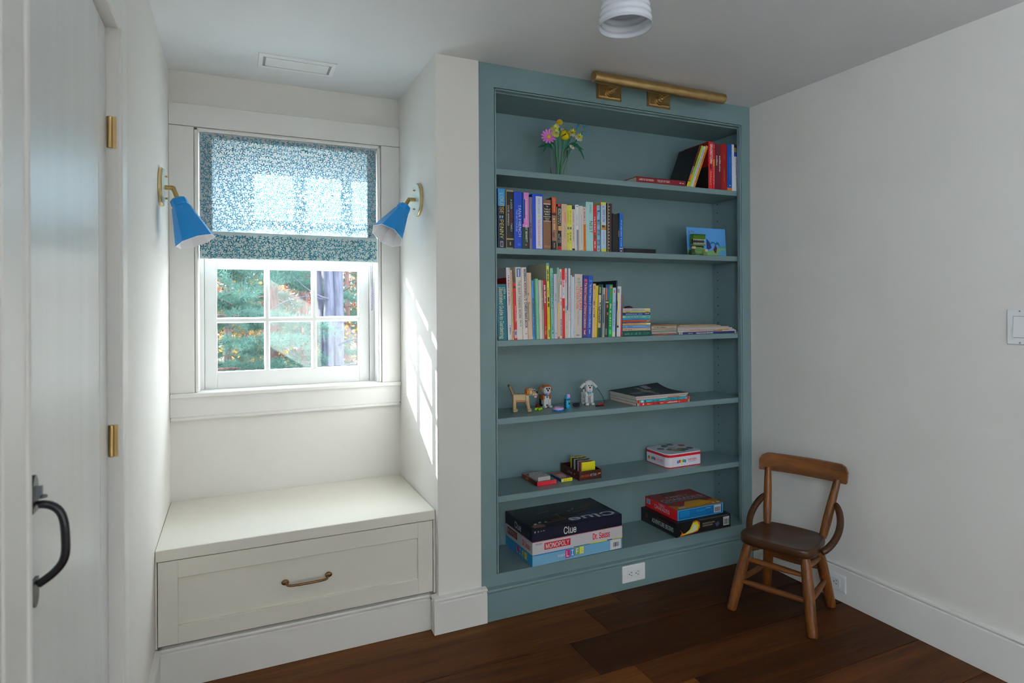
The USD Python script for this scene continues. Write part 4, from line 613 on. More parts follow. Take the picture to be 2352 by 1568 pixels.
# ---------------------------------------------------------------- vase of brick-built flowers, top shelf
vx, vy = 1.240, 2.245
va = thing('glass_vase', 'clear straight glass vase holding the bright toy flowers', 'vase', (vx, vy, z1 + 0.0002))
part(va, 'vase_wall', lathe([(1e-4, 0.0), (0.034, 0.0), (0.0355, 0.002), (0.0355, 0.118), (0.0350, 0.119), (0.0345, 0.118), (0.0335, 0.006), (0.030, 0.004), (1e-4, 0.004)], 40), CLEAR, smooth=40)
STEM, STEM2, LEAF = mat(K(8, 110, 65), 0.35), mat(K(25, 95, 75), 0.4), mat(K(8, 72, 52), 0.4)
VB = np.array((vx, vy, z1))
def flower(name, label, cat, tip, foot, stem=STEM, r_=0.0028, bend=0.012):
    tip, foot = np.array(tip, float), np.array(foot, float); t = thing(name, label, cat, foot); d_ = tip - foot
    rim = np.array((vx, vy, z1 + 0.10)) - foot; rim[:2] += (d_[:2] * 0.25); part(t, 'stem', tube(curve([(0, 0, 0), d_ * 0.45 + (-d_[0] * .12, 0, 0), d_], 16), r_, 8), stem); return t, d_
def petals(n, r0, L, wd, up_, axis, at, thick=0.0016, tilt=0.25):
    """flat rounded petals round an axis"""
    ms = []
    for i in range(n):
        a = 2 * math.pi * i / n; pl = sg.LineString([(r0 + wd, 0), (r0 + L - wd, 0)]).buffer(wd, quad_segs=4)
        m = ext(pl, thick); v = m.vertices; v[:, 2] += up_ * (v[:, 0] / L) ** 2 * L * tilt * 4; m = trimesh.Trimesh(v, m.faces, process=False)
        m.apply_transform(trimesh.transformations.rotation_matrix(a, (0, 0, 1))); ms.append(orient(m, axis, at))
    return ms
F0 = z1 + 0.006
t, d_ = flower('daisy_flower', 'large pink daisy with a golden centre on the left of the bouquet', 'toy flower', (1.186, 2.235, 1.8775), (1.250, 2.250, F0))
ax = (-0.35, -0.85, 0.15)
for m in petals(13, 0.006, 0.026, 0.0042, 0.2, ax, d_): part(t, 'petal', m, mat(K(165, 90, 155), 0.35), smooth=False)
part(t, 'flower_centre', [lathe([(1e-4, 0.008), (0.005, 0.0075), (0.0085, 0.005), (0.0095, 0)], 16, ax, d_)], mat(K(200, 135, 25), 0.4))
t, d_ = flower('pompon_flower', 'round orange pompon flower at the top of the bouquet', 'toy flower', (1.243, 2.245, 1.9470), (1.232, 2.240, F0))
part(t, 'flower_head', [ball(0.0115, d_, (1, 1, .9))] + [ball(0.0032, d_ + 0.0110 * np.array((math.cos(a) * math.cos(b_), math.sin(a) * math.cos(b_), math.sin(b_) * .9)), sub=1) for b_ in (-1.0, -.4, .2, .8, 1.4) for a in np.linspace(0, 6.28, 10)], mat(K(225, 135, 20), 0.35))
for lab, tip, foot in (('small white daisy with an orange centre below the pompon', (1.228, 2.240, 1.928), (1.225, 2.25, F0)), ('small white daisy with an orange centre behind the cup flower', (1.267, 2.262, 1.9205), (1.258, 2.26, F0)), ('small white daisy low beside the vase rim on the right', (1.287, 2.222, 1.842), (1.252, 2.24, F0))):
    t, d_ = flower('daisy_flower', lab, 'toy flower', tip, foot, STEM2, 0.0016)
    for m in petals(8, 0.003, 0.010, 0.0022, 0.1, (0.15, -0.8, 0.5), d_): part(t, 'petal', m, mat(WHI, 0.35), smooth=False)
    part(t, 'flower_centre', lathe([(1e-4, 0.005), (0.003, 0.0045), (0.0042, 0)], 12, (0.15, -0.8, 0.5), d_), mat(K(225, 110, 25), 0.4))
for lab, tip, foot, c_, nn in (('pale yellow ruffled flower left of the cup flower', (1.2095, 2.222, 1.8885), (1.228, 2.236, F0), K(205, 185, 90), 12), ('pale yellow ruffled flower above its twin', (1.216, 2.240, 1.911), (1.236, 2.25, F0), K(200, 178, 85), 12), ('yellow and white blossom on the right of the bouquet', (1.331, 2.240, 1.8885), (1.236, 2.246, F0), K(205, 180, 50), 9), ('smaller yellow and white blossom behind the right one', (1.306, 2.255, 1.9095), (1.242, 2.255, F0), K(200, 165, 45), 9)):
    t, d_ = flower('ruffled_flower', lab, 'toy flower', tip, foot); n_ = nn
    ax = (0.0, -0.85, 0.5); dark = mat(K(60, 60, 30), 0.4)
    for lv, (r1, up_) in enumerate(((0.0165, 0.0), (0.013, 0.5), (0.009, 1.0))):
        col = mat(c_, 0.38) if lv or nn == 12 else mat(K(175, 165, 175), 0.38)
        for m in petals(n_ - 2 * lv, 0.002, r1, 0.0030, up_, ax, d_ + np.array(ax) * 0.003 * lv): part(t, 'petal', m, col, smooth=False)
    part(t, 'flower_centre', ball(0.0034, d_ + np.array(ax) * 0.010, sub=1), mat(K(120, 95, 25), 0.4))
t, d_ = flower('cup_flower', 'big golden cup shaped flower in the middle of the bouquet', 'toy flower', (1.258, 2.222, 1.8900), (1.238, 2.232, F0))
GOLD = mat(K(205, 150, 10), 0.3)
for a in (0.3, 1.55, 2.8, 4.05, 5.3):
    sp_ = trimesh.creation.icosphere(3, 0.0215); v = sp_.vertices; ang = np.arctan2(v[:, 1], v[:, 0]) - a; ang = (ang + np.pi) % (2 * np.pi) - np.pi
    keep = (np.abs(ang) < 0.58) & (v[:, 2] > -0.019) & (v[:, 2] < 0.0150); f = sp_.faces[keep[sp_.faces].all(1)]
    m = trimesh.Trimesh(v, f, process=False); m.remove_unreferenced_vertices(); inn = m.copy(); inn.apply_scale(0.93); inn.invert()
    part(t, 'petal', orient(cat_([m, inn]), (0.45, -0.75, 0.35), d_), GOLD, smooth=True)
part(t, 'flower_centre', [orient(cyl(0.0016, 0.016, (math.cos(a) * .3, math.sin(a) * .3, 1), (0, 0, -0.012), 8), (0.45, -0.75, 0.35), d_) for a in np.linspace(0, 5, 6)], mat(K(20, 40, 25), 0.4))
BELL = mat(K(55, 125, 205), 0.3)
for lab, tip, foot, bells in (('tall stem of blue bell flowers at the upper right', (1.352, 2.262, 1.962), (1.233, 2.26, F0), ((1.338, 2.258, 1.951), (1.365, 2.255, 1.953))), ('lower stem of blue bell flowers on the right', (1.365, 2.255, 1.926), (1.229, 2.255, F0), ((1.356, 2.252, 1.916), (1.377, 2.250, 1.919), (1.341, 2.250, 1.9075)))):
    foot_ = np.array(foot); t, d_ = flower('bell_flower', lab, 'toy flower', tip, foot, STEM2, 0.0013)
    for bpt in bells:
        b_ = np.array(bpt) - foot_; part(t, 'twig', tube([d_, (d_ + b_) / 2 + (0, 0, 0.004), b_], 0.0009, 6), STEM2)
        part(t, 'bell', lathe([(1e-4, 0.0), (0.003, 0.001), (0.0042, 0.005), (0.0062, 0.011), (0.0052, 0.0105), (0.003, 0.005)], 8, (bpt[0] - tip[0], -0.01, -0.02), b_), BELL)
def leaf_stem(lab, pts, jag=True):
    P = np.array(pts, float); t = thing('leaf_spray', lab, 'toy leaf', P[0]); P = P - P[0]; c = curve(P, 22); part(t, 'stem', tube(c[:12], 0.0018, 8), LEAF)
    T = np.gradient(c, axis=0); side = np.cross(T, (0, -1, 0.3)); side /= np.linalg.norm(side, axis=1, keepdims=True); k = range(11, 22); V, n = [], 11
    wv = [0.0085 * math.sin(math.pi * (0.08 + 0.9 * i / 10)) * (1.0 if i % 2 else 0.72) for i in range(11)]
    up_ = [c[i] + side[i] * wv[j] for j, i in enumerate(k)]; dn = [c[i] - side[i] * wv[j] for j, i in enumerate(k)]; mid = [c[i] + (0, -0.0012, 0.001) for i in k]
    V = np.array(up_ + mid + dn); V = np.vstack([V, V + (0, 0.0012, -0.0008)]); F = []
    for i in range(n - 1):
        for a in (0, n): F += [(a + i, a + i + n, a + i + 1), (a + i + 1, a + i + n, a + i + n + 1), (3 * n + a + i, 3 * n + a + i + 1, 3 * n + a + i + n), (3 * n + a + i + 1, 3 * n + a + i + n + 1, 3 * n + a + i + n)]
    part(t, 'leaf', trimesh.Trimesh(V, F, process=False), LEAF, smooth=False)
leaf_stem('dark green leaf drooping on the left of the bouquet', [(1.236, 2.25, F0), (1.225, 2.24, 1.82), (1.196, 2.232, 1.858), (1.152, 2.222, 1.806)])
leaf_stem('dark green leaf pointing straight out to the left', [(1.240, 2.252, F0), (1.226, 2.25, 1.80), (1.205, 2.25, 1.845), (1.144, 2.250, 1.8345)])
leaf_stem('dark green leaf drooping low on the right', [(1.246, 2.248, F0), (1.262, 2.24, 1.82), (1.305, 2.235, 1.862), (1.350, 2.225, 1.798)])
leaf_stem('dark green leaf pointing out to the right', [(1.250, 2.253, F0), (1.262, 2.25, 1.81), (1.30, 2.25, 1.858), (1.360, 2.250, 1.846)])
t = thing('grass_blade', 'long thin green blade rising through the bouquet', 'toy leaf', (1.234, 2.256, F0)); part(t, 'blade', tube(curve([(0, 0, 0), (0.045, 0, 0.12), (0.078, 0.002, 0.225)], 18), np.linspace(0.0026, 0.0006, 18), 6), STEM2)
# ---------------------------------------------------------------- card and toy dinosaur, second shelf
cd = thing('picture_card', 'blue picture card with a meadow and palm scene propped on the second shelf', 'picture card', (1.8755, 2.196, z2 + 0.0002), rx=-4)
part(cd, 'card', bx(0, 0.229, 0, 0.0016, 0, 0.130), mat(K(62, 118, 168), 0.4), smooth=False)
pc = lambda pts, col, y=-0.0003: part(cd, 'printed_shape', [ext([(0.229 * a, 0.130 * b_) for a, b_ in pts], 0.0002, 'y', y)], mat(col, 0.45), smooth=False)
pc([(.0, .0), (1, 0), (1, .29), (.82, .30), (.7, .22), (.4, .17), (.12, .20), (0, .22)], K(95, 130, 85))
pc([(.78, .0), (1, 0), (1, .22), (.86, .23), (.8, .12)], K(60, 115, 145), -0.0005)
pc([(.80, .30), (.84, .40), (.90, .37), (.95, .42), (1, .39), (1, .29)], K(60, 115, 125), -0.0004)
pc([(.49, .25), (.49, .62), (.54, .56), (.58, .48), (.62, .30), (.56, .24)], K(32, 35, 82), -0.0005)
pc([(.58, .42), (.62, .52), (.69, .52), (.71, .46), (.76, .52), (.81, .49), (.84, .33), (.80, .40), (.76, .44), (.73, .38), (.70, .44), (.66, .47)], K(18, 82, 112), -0.0006)
pc([(.66, .24), (.72, .42), (.76, .30), (.73, .12), (.70, .12)], K(72, 25, 38), -0.0007)
part(cd, 'printed_lettering', [marks(-0.012, -0.046, 0.112, 0.010, -0.0006, 5, True), marks(-0.010, -0.03, 0.106, 0.006, -0.0006, 6, True)], mat(K(95, 85, 100), 0.5), smooth=False)
GRN, DGRN, LGRN = mat(K(75, 105, 60), 0.35), mat(K(32, 58, 22), 0.35), mat(K(45, 85, 15), 0.35)
dn = thing('toy_dinosaur', 'green brick-built dinosaur with a wide toothy mouth in front of the picture card', 'toy', (1.9175, 2.177, z2 + 0.0002))
hd = part(dn, 'head', [bx(-0.034, 0.036, -0.010, 0.013, 0.082, 0.092, 0.001), bx(-0.035, 0.036, -0.010, 0.013, 0.072, 0.083, 0.001), bx(-0.034, 0.035, 0.004, 0.013, 0.058, 0.073)], LGRN, smooth=False)
part(hd, 'brow', bx(-0.034, 0.0365, -0.0115, 0.014, 0.0895, 0.0955, 0.0015), DGRN, smooth=False)
part(hd, 'mouth', bx(-0.032, 0.034, -0.003, 0.005, 0.052, 0.074), DARK, smooth=False)
part(hd, 'jaw', bx(-0.037, 0.034, -0.012, 0.012, 0.0435, 0.0515, 0.001), GRN, smooth=False)
for i in range(8):
    x = -0.030 + i * 0.0088
    for z0_, z_1 in ((0.0725, 0.0640), (0.0515, 0.0580)): part(hd, 'tooth', lathe([(0.0028, 0), (0.0024, abs(z_1 - z0_) * .4), (0.0005, abs(z_1 - z0_))], 8, (0, 0, math.copysign(1, z_1 - z0_)), (x, -0.0085, z0_)), mat((0.72, 0.66, 0.56), 0.35))
part(dn, 'neck', bx(-0.030, 0.030, -0.004, 0.012, 0.034, 0.045), DARK, smooth=False)
part(dn, 'body', [bx(-0.026, 0.014, -0.012, 0.013, 0.021, 0.037, 0.002), bx(-0.024, 0.016, -0.010, 0.013, 0.006, 0.022, 0.002), bx(0.014, 0.034, -0.004, 0.012, 0.016, 0.038, 0.001)], GRN, smooth=False)
for s in (-1, 1):
    lg = part(dn, 'leg', [bx(s * 0.034 - 0.011, s * 0.034 + 0.011, -0.011, 0.012, 0.0, 0.013, 0.001), bx(s * 0.031 - 0.010, s * 0.031 + 0.010, -0.006, 0.012, 0.012, 0.024, 0.001)], GRN if s > 0 else DGRN, smooth=False)
    part(dn, 'arm', [bx(s * 0.035 - 0.0085, s * 0.035 + 0.0085, -0.017, -0.006, (0.0275 if s < 0 else 0.017), (0.0385 if s < 0 else 0.027), 0.001)], mat(K(150, 135, 105), 0.35), smooth=False)
# ---------------------------------------------------------------- brick-built dogs, fourth shelf
z4, z5 = SHZ[3], SHZ[4]
def eyes(t, c, s, r_=0.0052, fwd=(0, -1, 0)):
    f = np.array(fwd, float); f /= np.linalg.norm(f); sd = np.cross(f, (0, 0, 1))
    for k in (-1, 1):
        p = np.array(c) + sd * k * s; e = part(t, 'eye', cyl(r_, 0.0014, f, p, 18, 0.0004), mat((0.78, 0.78, 0.78), 0.25))
        part(e, 'pupil', [cyl(r_ * 0.58, 0.0012, f, p + f * 0.0008 - sd * k * r_ * .2 - np.array((0, 0, r_ * .12)), 14)], mat((0.006, 0.012, 0.05), 0.2))
TAN, BRN, CARM = mat(K(150, 128, 95), 0.35), mat(K(135, 72, 30), 0.35), mat(K(150, 85, 30), 0.35); PNK = mat(K(205, 120, 155), 0.35); COL = mat(K(20, 95, 130), 0.4); NOSE = mat((0.006, 0.006, 0.010), 0.2)
def stud(p, r_=0.0022): return cyl(r_, 0.0016, (0, 0, 1), p, 10)
dg = thing('toy_dog', 'tan brick-built toy dog standing sideways with its tail raised', 'toy dog', (1.070, 2.262, z4 + 0.0002), -16)
part(dg, 'body', [bx(-0.032, 0.016, -0.013, 0.013, 0.046, 0.073, 0.003), bx(-0.040, -0.026, -0.014, 0.014, 0.042, 0.074, 0.004), bx(0.010, 0.028, -0.016, 0.016, 0.040, 0.072, 0.004)] + [stud((x, y_, 0.0725)) for x in (-0.02, -0.01, 0.0) for y_ in (-0.006, 0.006)], TAN, smooth=False)
part(dg, 'belly', bx(-0.026, 0.012, -0.010, 0.010, 0.040, 0.048, 0.002), CARM, smooth=False)
part(dg, 'tail', [tube([(-0.036, 0, 0.070), (-0.044, 0, 0.088), (-0.054, 0, 0.107)], (0.0056, 0.0054, 0.0046), 10)], mat(K(120, 95, 62), 0.35)); part(dg, 'tail_tip', ball(0.0054, (-0.0545, 0, 0.108)), mat(K(62, 40, 25), 0.4))
for x, y_, x2 in ((-0.033, -0.010, -0.034), (-0.033, 0.010, -0.028), (0.019, -0.012, 0.026), (0.019, 0.012, 0.030)):
    lg = part(dg, 'leg', [tube([(x, y_, 0.046), (x2, y_, 0.012)], (0.0085, 0.0066), 12)], TAN); part(lg, 'paw', bx(x2 - 0.0065, x2 + 0.011, y_ - 0.0068, y_ + 0.0068, 0.0, 0.011, 0.003), TAN, smooth=False)
h_ = part(dg, 'head', [bx(0.020, 0.046, -0.017, 0.015, 0.066, 0.094, 0.007), bx(0.040, 0.060, -0.014, 0.012, 0.064, 0.080, 0.004), bx(0.024, 0.044, -0.013, 0.011, 0.090, 0.097, 0.003)], TAN, smooth=False)
part(dg, 'muzzle_tip', bx(0.057, 0.0625, -0.010, 0.008, 0.064, 0.074, 0.002), mat(K(165, 140, 115), 0.35), smooth=False)
part(dg, 'nose', ball(0.0042, (0.0615, -0.003, 0.0785)), NOSE)
for y_ in (-0.0195, 0.0175): part(dg, 'ear', bx(0.014, 0.028, y_ - 0.004, y_ + 0.004, 0.070, 0.093, 0.0038), CARM, smooth=False)
eyes(dg, (0.0455, -0.0075, 0.0865), 0.0062, 0.0058, (0.72, -0.69, 0)); part(dg, 'tongue', ball(0.0055, (0.054, -0.012, 0.0615), (1.1, .7, .75)), PNK); part(dg, 'collar', bx(0.020, 0.034, -0.0135, 0.0135, 0.058, 0.066, 0.002), COL, smooth=False)
# beagle, sitting and facing the room
dg = thing('toy_dog', 'white and brown brick-built toy dog sitting upright facing the room', 'toy dog', (1.208, 2.318, z4 + 0.0002), 3)
WB = mat((0.70, 0.70, 0.70), 0.35)
part(dg, 'body', [bx(-0.017, 0.017, -0.010, 0.018, 0.012, 0.050, 0.003)], WB, smooth=False); part(dg, 'coat_patch', [bx(-0.0205, -0.0095, -0.0115, 0.019, 0.034, 0.054, 0.002), bx(0.0095, 0.0205, -0.0115, 0.019, 0.034, 0.054, 0.002)], BRN, smooth=False); part(dg, 'back_patch', bx(-0.019, 0.019, 0.006, 0.024, 0.004, 0.052, 0.003), DARK, smooth=False)
for s in (-1, 1):
    lg = part(dg, 'leg', bx(s * 0.0115 - 0.0058, s * 0.0115 + 0.0058, -0.016, -0.004, 0.006, 0.036, 0.0015), WB, smooth=False); part(lg, 'paw', bx(s * 0.0125 - 0.0078, s * 0.0125 + 0.0078, -0.024, -0.006, 0.0, 0.0095, 0.002), WB, smooth=False)
part(dg, 'head', [bx(-0.0165, 0.0165, -0.019, 0.010, 0.058, 0.088, 0.006)], WB, smooth=False); part(dg, 'head_cap', bx(-0.0175, 0.0175, -0.012, 0.012, 0.082, 0.0955, 0.005), BRN, smooth=False)
for s in (-1, 1):
    m = bx(-0.0045, 0.0045, -0.004, 0.007, -0.020, 0.004, 0.003); m.apply_transform(trimesh.transformations.rotation_matrix(-s * 0.55, (0, 1, 0))); m.apply_translation((s * 0.0215, 0, 0.087)); part(dg, 'ear', m, BRN, smooth=False)
eyes(dg, (0, -0.0192, 0.0825), 0.0072, 0.0068); part(dg, 'nose', ball(0.0040, (0, -0.0205, 0.0735)), NOSE); part(dg, 'tongue', ball(0.0055, (0, -0.0195, 0.0585), (1, .6, .7)), PNK); part(dg, 'collar', bx(-0.011, 0.011, -0.0125, 0.0, 0.050, 0.056, 0.002), COL, smooth=False); part(dg, 'collar_tag', bx(-0.003, 0.003, -0.0135, -0.0115, 0.041, 0.049, 0.0005), mat(K(70, 72, 80), 0.3, 0.5), smooth=False)
# poodle
dg = thing('toy_dog', 'all white curly brick-built toy dog standing and facing the room', 'toy dog', (1.405, 2.292, z4 + 0.0002), -4)
def knob(cx, cy, z0_, z_1, r_, n=5): return [bx(cx - r_, cx + r_, cy - r_, cy + r_, z0_, z_1, 0.001)] + [ball(r_ * 0.36, (cx + r_ * math.cos(a), cy + r_ * math.sin(a), z), sub=1) for z in np.linspace(z0_ + .002, z_1 - .002, n) for a in np.linspace(0, 6.28, 9)[:-1]]
part(dg, 'body', knob(0, 0.012, 0.032, 0.062, 0.015), WB, smooth=False)
for s in (-1, 1):
    for y_ in (-0.004, 0.030):
        lg = part(dg, 'leg', knob(s * 0.0125, y_, 0.010, 0.052, 0.0062, 6), WB, smooth=False); part(lg, 'paw', bx(s * 0.0135 - 0.0075, s * 0.0135 + 0.0075, y_ - 0.014, y_ + 0.005, 0, 0.0095, 0.002), WB, smooth=False)
part(dg, 'head', [bx(-0.0155, 0.0155, -0.014, 0.012, 0.056, 0.090, 0.005), bx(-0.0165, 0.0165, -0.010, 0.013, 0.086, 0.106, 0.005)] + [stud((x, -0.002, 0.1055), 0.0032) for x in (-0.004, 0.004)], WB, smooth=False)
for s in (-1, 1): part(dg, 'ear', knob(0, 0, -0.026, 0.0, 0.0050, 4) and orient(cat_(knob(0, 0, -0.028, 0.002, 0.0048, 4)), (-s * 0.72, 0, 0.70), (s * 0.019, 0.0, 0.094)), WB, smooth=False)
eyes(dg, (0, -0.0142, 0.0855), 0.0072, 0.0050); part(dg, 'nose', ball(0.0038, (0, -0.0152, 0.0765)), NOSE); part(dg, 'tongue', ball(0.0046, (0, -0.0148, 0.0655), (1, .6, .75)), PNK); part(dg, 'collar', bx(-0.0095, 0.0095, -0.0120, 0.0, 0.050, 0.0555, 0.002), mat(K(60, 130, 165), 0.4), smooth=False); part(dg, 'collar_tag', cyl(0.0036, 0.002, (0, -1, 0), (0, -0.0125, 0.045), 14), WB)
ls = thing('dog_leash', 'black cord leash with a red handle hanging from the white dog', 'leash', (1.440, 2.282, z4 + 0.0002))
part(ls, 'cord', tube(curve([(0.0005, 0.0, 0.071), (0.012, -0.004, 0.058), (0.021, -0.012, 0.038), (0.022, -0.026, 0.018), (0.010, -0.038, 0.006)], 26), 0.0011, 8), DARK)
part(ls, 'handle', [bx(-0.022, 0.010, -0.046, -0.037, 0.006, 0.0105, 0.001), bx(0.004, 0.010, -0.050, -0.034, 0.0, 0.010, 0.001)], mat(K(150, 15, 22), 0.35), smooth=False); part(ls, 'handle_base', bx(-0.030, 0.006, -0.050, -0.036, 0, 0.0045, 0.001), DARK, smooth=False)
# little things between the dogs
LIME = mat(K(125, 165, 15), 0.5)
for i, (x, y_, r_) in enumerate(((1.1325, 2.262, 0.0062), (1.1460, 2.2555, 0.0062), (1.1580, 2.2640, 0.0062), (1.1465, 2.2715, 0.0060))):
    t = thing('toy_ball', ('lime green toy ball nearest the tan dog', 'lime green toy ball at the front of the four', 'lime green toy ball at the right of the four', 'lime green toy ball at the back of the four')[i], 'toy ball', (x, y_, z4 + r_ + 0.0002)); part(t, 'ball', ball(r_), LIME, smooth=True); part(t, 'seam', orient(tube([(r_ * 1.005 * math.cos(a), r_ * 1.005 * math.sin(a), 0) for a in np.linspace(0, 6.28, 24)], r_ * 0.07, 6), (0.4, 0.6, 0.7), (0, 0, 0)), mat(K(60, 90, 10), 0.5))
rb = thing('toy_ball', 'dark red toy ball behind the lime green balls', 'toy ball', (1.171, 2.322, z4 + 0.0092)); part(rb, 'ball', ball(0.009), mat(K(95, 10, 14), 0.35), smooth=True); part(rb, 'seam', tube([(0.009 * math.cos(a), 0.009 * math.sin(a), 0) for a in np.linspace(0, 6.28, 24)], 0.0007, 6), DARK)
bw = thing('dog_bowl', 'small lilac and blue toy bowl in front of the sitting dog', 'toy bowl', (1.2165, 2.222, z4 + 0.0002))
part(bw, 'bowl_base', lathe([(1e-4, 0.0), (0.0225, 0.0), (0.0235, 0.003), (0.0228, 0.0065), (1e-4, 0.0065)], 28), mat(K(35, 120, 165), 0.35)); part(bw, 'bowl_rim', lathe([(0.0222, 0.0062), (0.0222, 0.011), (0.020, 0.0135), (0.016, 0.0135), (0.0145, 0.010), (1e-4, 0.009)], 28), mat(K(165, 125, 175), 0.35))
part(bw, 'base_knob', [ball(0.003, (0.0232 * math.cos(a), 0.0232 * math.sin(a), 0.0032), sub=1) for a in np.linspace(0, 6.28, 15)[:-1]], mat(K(20, 95, 145), 0.35))
bf = thing('toy_figure', 'slim blue toy figure with a pink top between the bowl and the white dog', 'toy figure', (1.2735, 2.246, z4 + 0.0002), 4)
CY, DC = mat(K(20, 130, 170), 0.35), mat(K(8, 60, 85), 0.35)
part(bf, 'body', bx(-0.0095, 0.0095, -0.007, 0.008, 0.0, 0.036, 0.0015), CY, smooth=False); part(bf, 'back', bx(-0.0115, -0.006, -0.005, 0.010, 0.0, 0.040, 0.001), DC, smooth=False); part(bf, 'hat', bx(-0.0085, 0.0085, -0.006, 0.008, 0.0405, 0.053, 0.001), CY, smooth=False); part(bf, 'hat_band', bx(-0.0095, 0.0090, -0.0065, 0.0085, 0.036, 0.041, 0.001), DC, smooth=False)
part(bf, 'pink_top', bx(-0.003, 0.0095, -0.0075, 0.006, 0.046, 0.060, 0.002), mat(K(215, 115, 155), 0.35), smooth=False); part(bf, 'hat_point', trimesh.convex.convex_hull(np.array([(-0.008, -.004, .053), (0.0, -.004, .053), (-0.008, .006, .053), (0, .006, .053), (-0.006, 0, .061)])), CY, smooth=False)
eyes(bf, (0.0018, -0.0072, 0.0290), 0.0040, 0.0034); part(bf, 'nose', ball(0.0030, (0.0035, -0.0082, 0.0215)), NOSE); part(bf, 'foot', [bx(-0.007, -0.0005, -0.0105, -0.004, 0, 0.009, 0.001), bx(0.0015, 0.008, -0.0105, -0.004, 0, 0.009, 0.001)], CY, smooth=False)
bk = thing('toy_shoe', 'small dark navy toy piece lying left of the white dog', 'toy piece', (1.340, 2.283, z4 + 0.0002), 10)
part(bk, 'piece', [bx(-0.016, 0.013, -0.008, 0.008, 0.0, 0.009, 0.003), bx(-0.006, 0.014, -0.007, 0.008, 0.006, 0.013, 0.003)], mat(K(18, 20, 34), 0.4), smooth=False); part(bk, 'piece_knob', ball(0.0055, (-0.0155, 0, 0.0085)), mat(K(22, 22, 38), 0.4))
# magazines and comics on the fourth shelf
mz = [(0.0, .0122, 1.568, 1.858, K(175, 18, 15), 0.205, 0, 'red spined comic album at the bottom of the fourth shelf pile', [('+', None)],), (.0124, .0242, 1.568, 1.858, K(30, 130, 140), 0.205, .5, 'turquoise spined comic album second in the fourth shelf pile', []), (.0244, .0285, 1.570, 1.842, K(165, 150, 150), 0.200, .8, 'thin magazine with an orange edge in the fourth shelf pile', []), (.0287, .0340, 1.566, 1.845, K(158, 152, 148), 0.205, 0, 'white magazine in the middle of the fourth shelf pile', []), (.0342, .0395, 1.565, 1.852, K(165, 158, 150), 0.200, .3, 'cream edged magazine under the curled dark one', [])]
for a, b_, x0, x1, col, dd, rz, lab, _ in mz:
    i = mz.index((a, b_, x0, x1, col, dd, rz, lab, _))
    tx = ([(None, K(225, 170, 120), .19, .26, .5, .4), (None, K(60, 12, 10), .29, .41, .5, .6), (None, K(225, 160, 120), .43, .5, .5, .35), (None, K(235, 200, 190), .56, .8, .5, .5)], [(None, K(90, 185, 190), .18, .26, .5, .3), (None, K(15, 70, 90), .29, .41, .5, .6), (None, K(110, 185, 190), .43, .52, .5, .3), (None, K(15, 75, 95), .55, .78, .5, .45)], [], [], [])[i]
    bands = ([(0, .055, 0, 1, BLK), (.012, .025, 0, 1, WHI), (.033, .046, 0, 1, WHI), (.105, .13, .2, .75, K(190, 160, 150)), (.945, 1, 0, 1, BLK), (.955, .967, 0, 1, WHI), (.977, .988, 0, 1, WHI)], [(0, .055, 0, 1, K(190, 70, 30)), (.02, .035, 0, 1, K(60, 25, 20)), (.075, .12, .1, .9, K(140, 165, 170)), (.145, .165, .15, .9, K(20, 35, 80)), (.945, 1, 0, 1, K(190, 70, 30)), (.965, .98, 0, 1, K(60, 25, 20)), (.91, .917, 0, 1, K(200, 110, 90))], [(.62, .86, .1, .9, K(195, 70, 35))], [(0, 1, .4, .5, K(120, 100, 100))], [(0, 1, .45, .55, K(130, 115, 105))])[i]
    flat(lab, x0, x1, z4 + a, z4 + b_, col, y=2.166 + (0.0, 0.0, .004, .003, .005)[i], d=dd, name='magazine', cat='comic album' if i < 2 else 'magazine', rz=rz, tx=tx, bands=bands)
cm = thing('magazine', 'dark curled magazine with a gold emblem on top of the fourth shelf pile', 'magazine', (1.560, 2.158, z4 + 0.0397))
nx, ny = 26, 16; gx, gy = np.meshgrid(np.linspace(0, 0.277, nx), np.linspace(0, 0.215, ny), indexing='ij')
def curl(x, y_): return 0.0035 + 0.020 * np.clip((y_ - 0.09) / 0.125, 0, 1) ** 2 * np.clip(x / 0.277, 0, 1) ** 1.1
def sheet(x0, x1, y0, y1, dz, n1=nx, n2=ny, th=0.0):
    gx, gy = np.meshgrid(np.linspace(x0, x1, n1), np.linspace(y0, y1, n2), indexing='ij'); top = np.stack([gx, gy, curl(gx, gy) + dz], -1).reshape(-1, 3); F = []
    for i in range(n1 - 1):
        for j in range(n2 - 1): a = i * n2 + j; F += [(a, a + n2, a + n2 + 1), (a, a + n2 + 1, a + 1)]
    if not th: return trimesh.Trimesh(top, F, process=False)
    bot = top - (0, 0, th); N = len(top); F2 = [(a + N, c + N, b_ + N) for a, b_, c in F]
    ring_ = [i * n2 for i in range(n1)] + [(n1 - 1) * n2 + j for j in range(1, n2)] + [i * n2 + n2 - 1 for i in range(n1 - 2, -1, -1)] + [j for j in range(n2 - 2, 0, -1)]
    F3 = []
    for a, b_ in zip(ring_, ring_[1:] + ring_[:1]): F3 += [(a, a + N, b_ + N), (a, b_ + N, b_)]
    return trimesh.Trimesh(np.vstack([top, bot]), F + F2 + F3, process=False)
part(cm, 'page_block', sheet(0.001, 0.276, 0.001, 0.214, -0.0004, th=0.0028), PAGES, smooth=False); cv = part(cm, 'cover', sheet(0, 0.277, 0, 0.215, 0, th=0.0004), mat(K(20, 22, 32), 0.5), smooth=True)
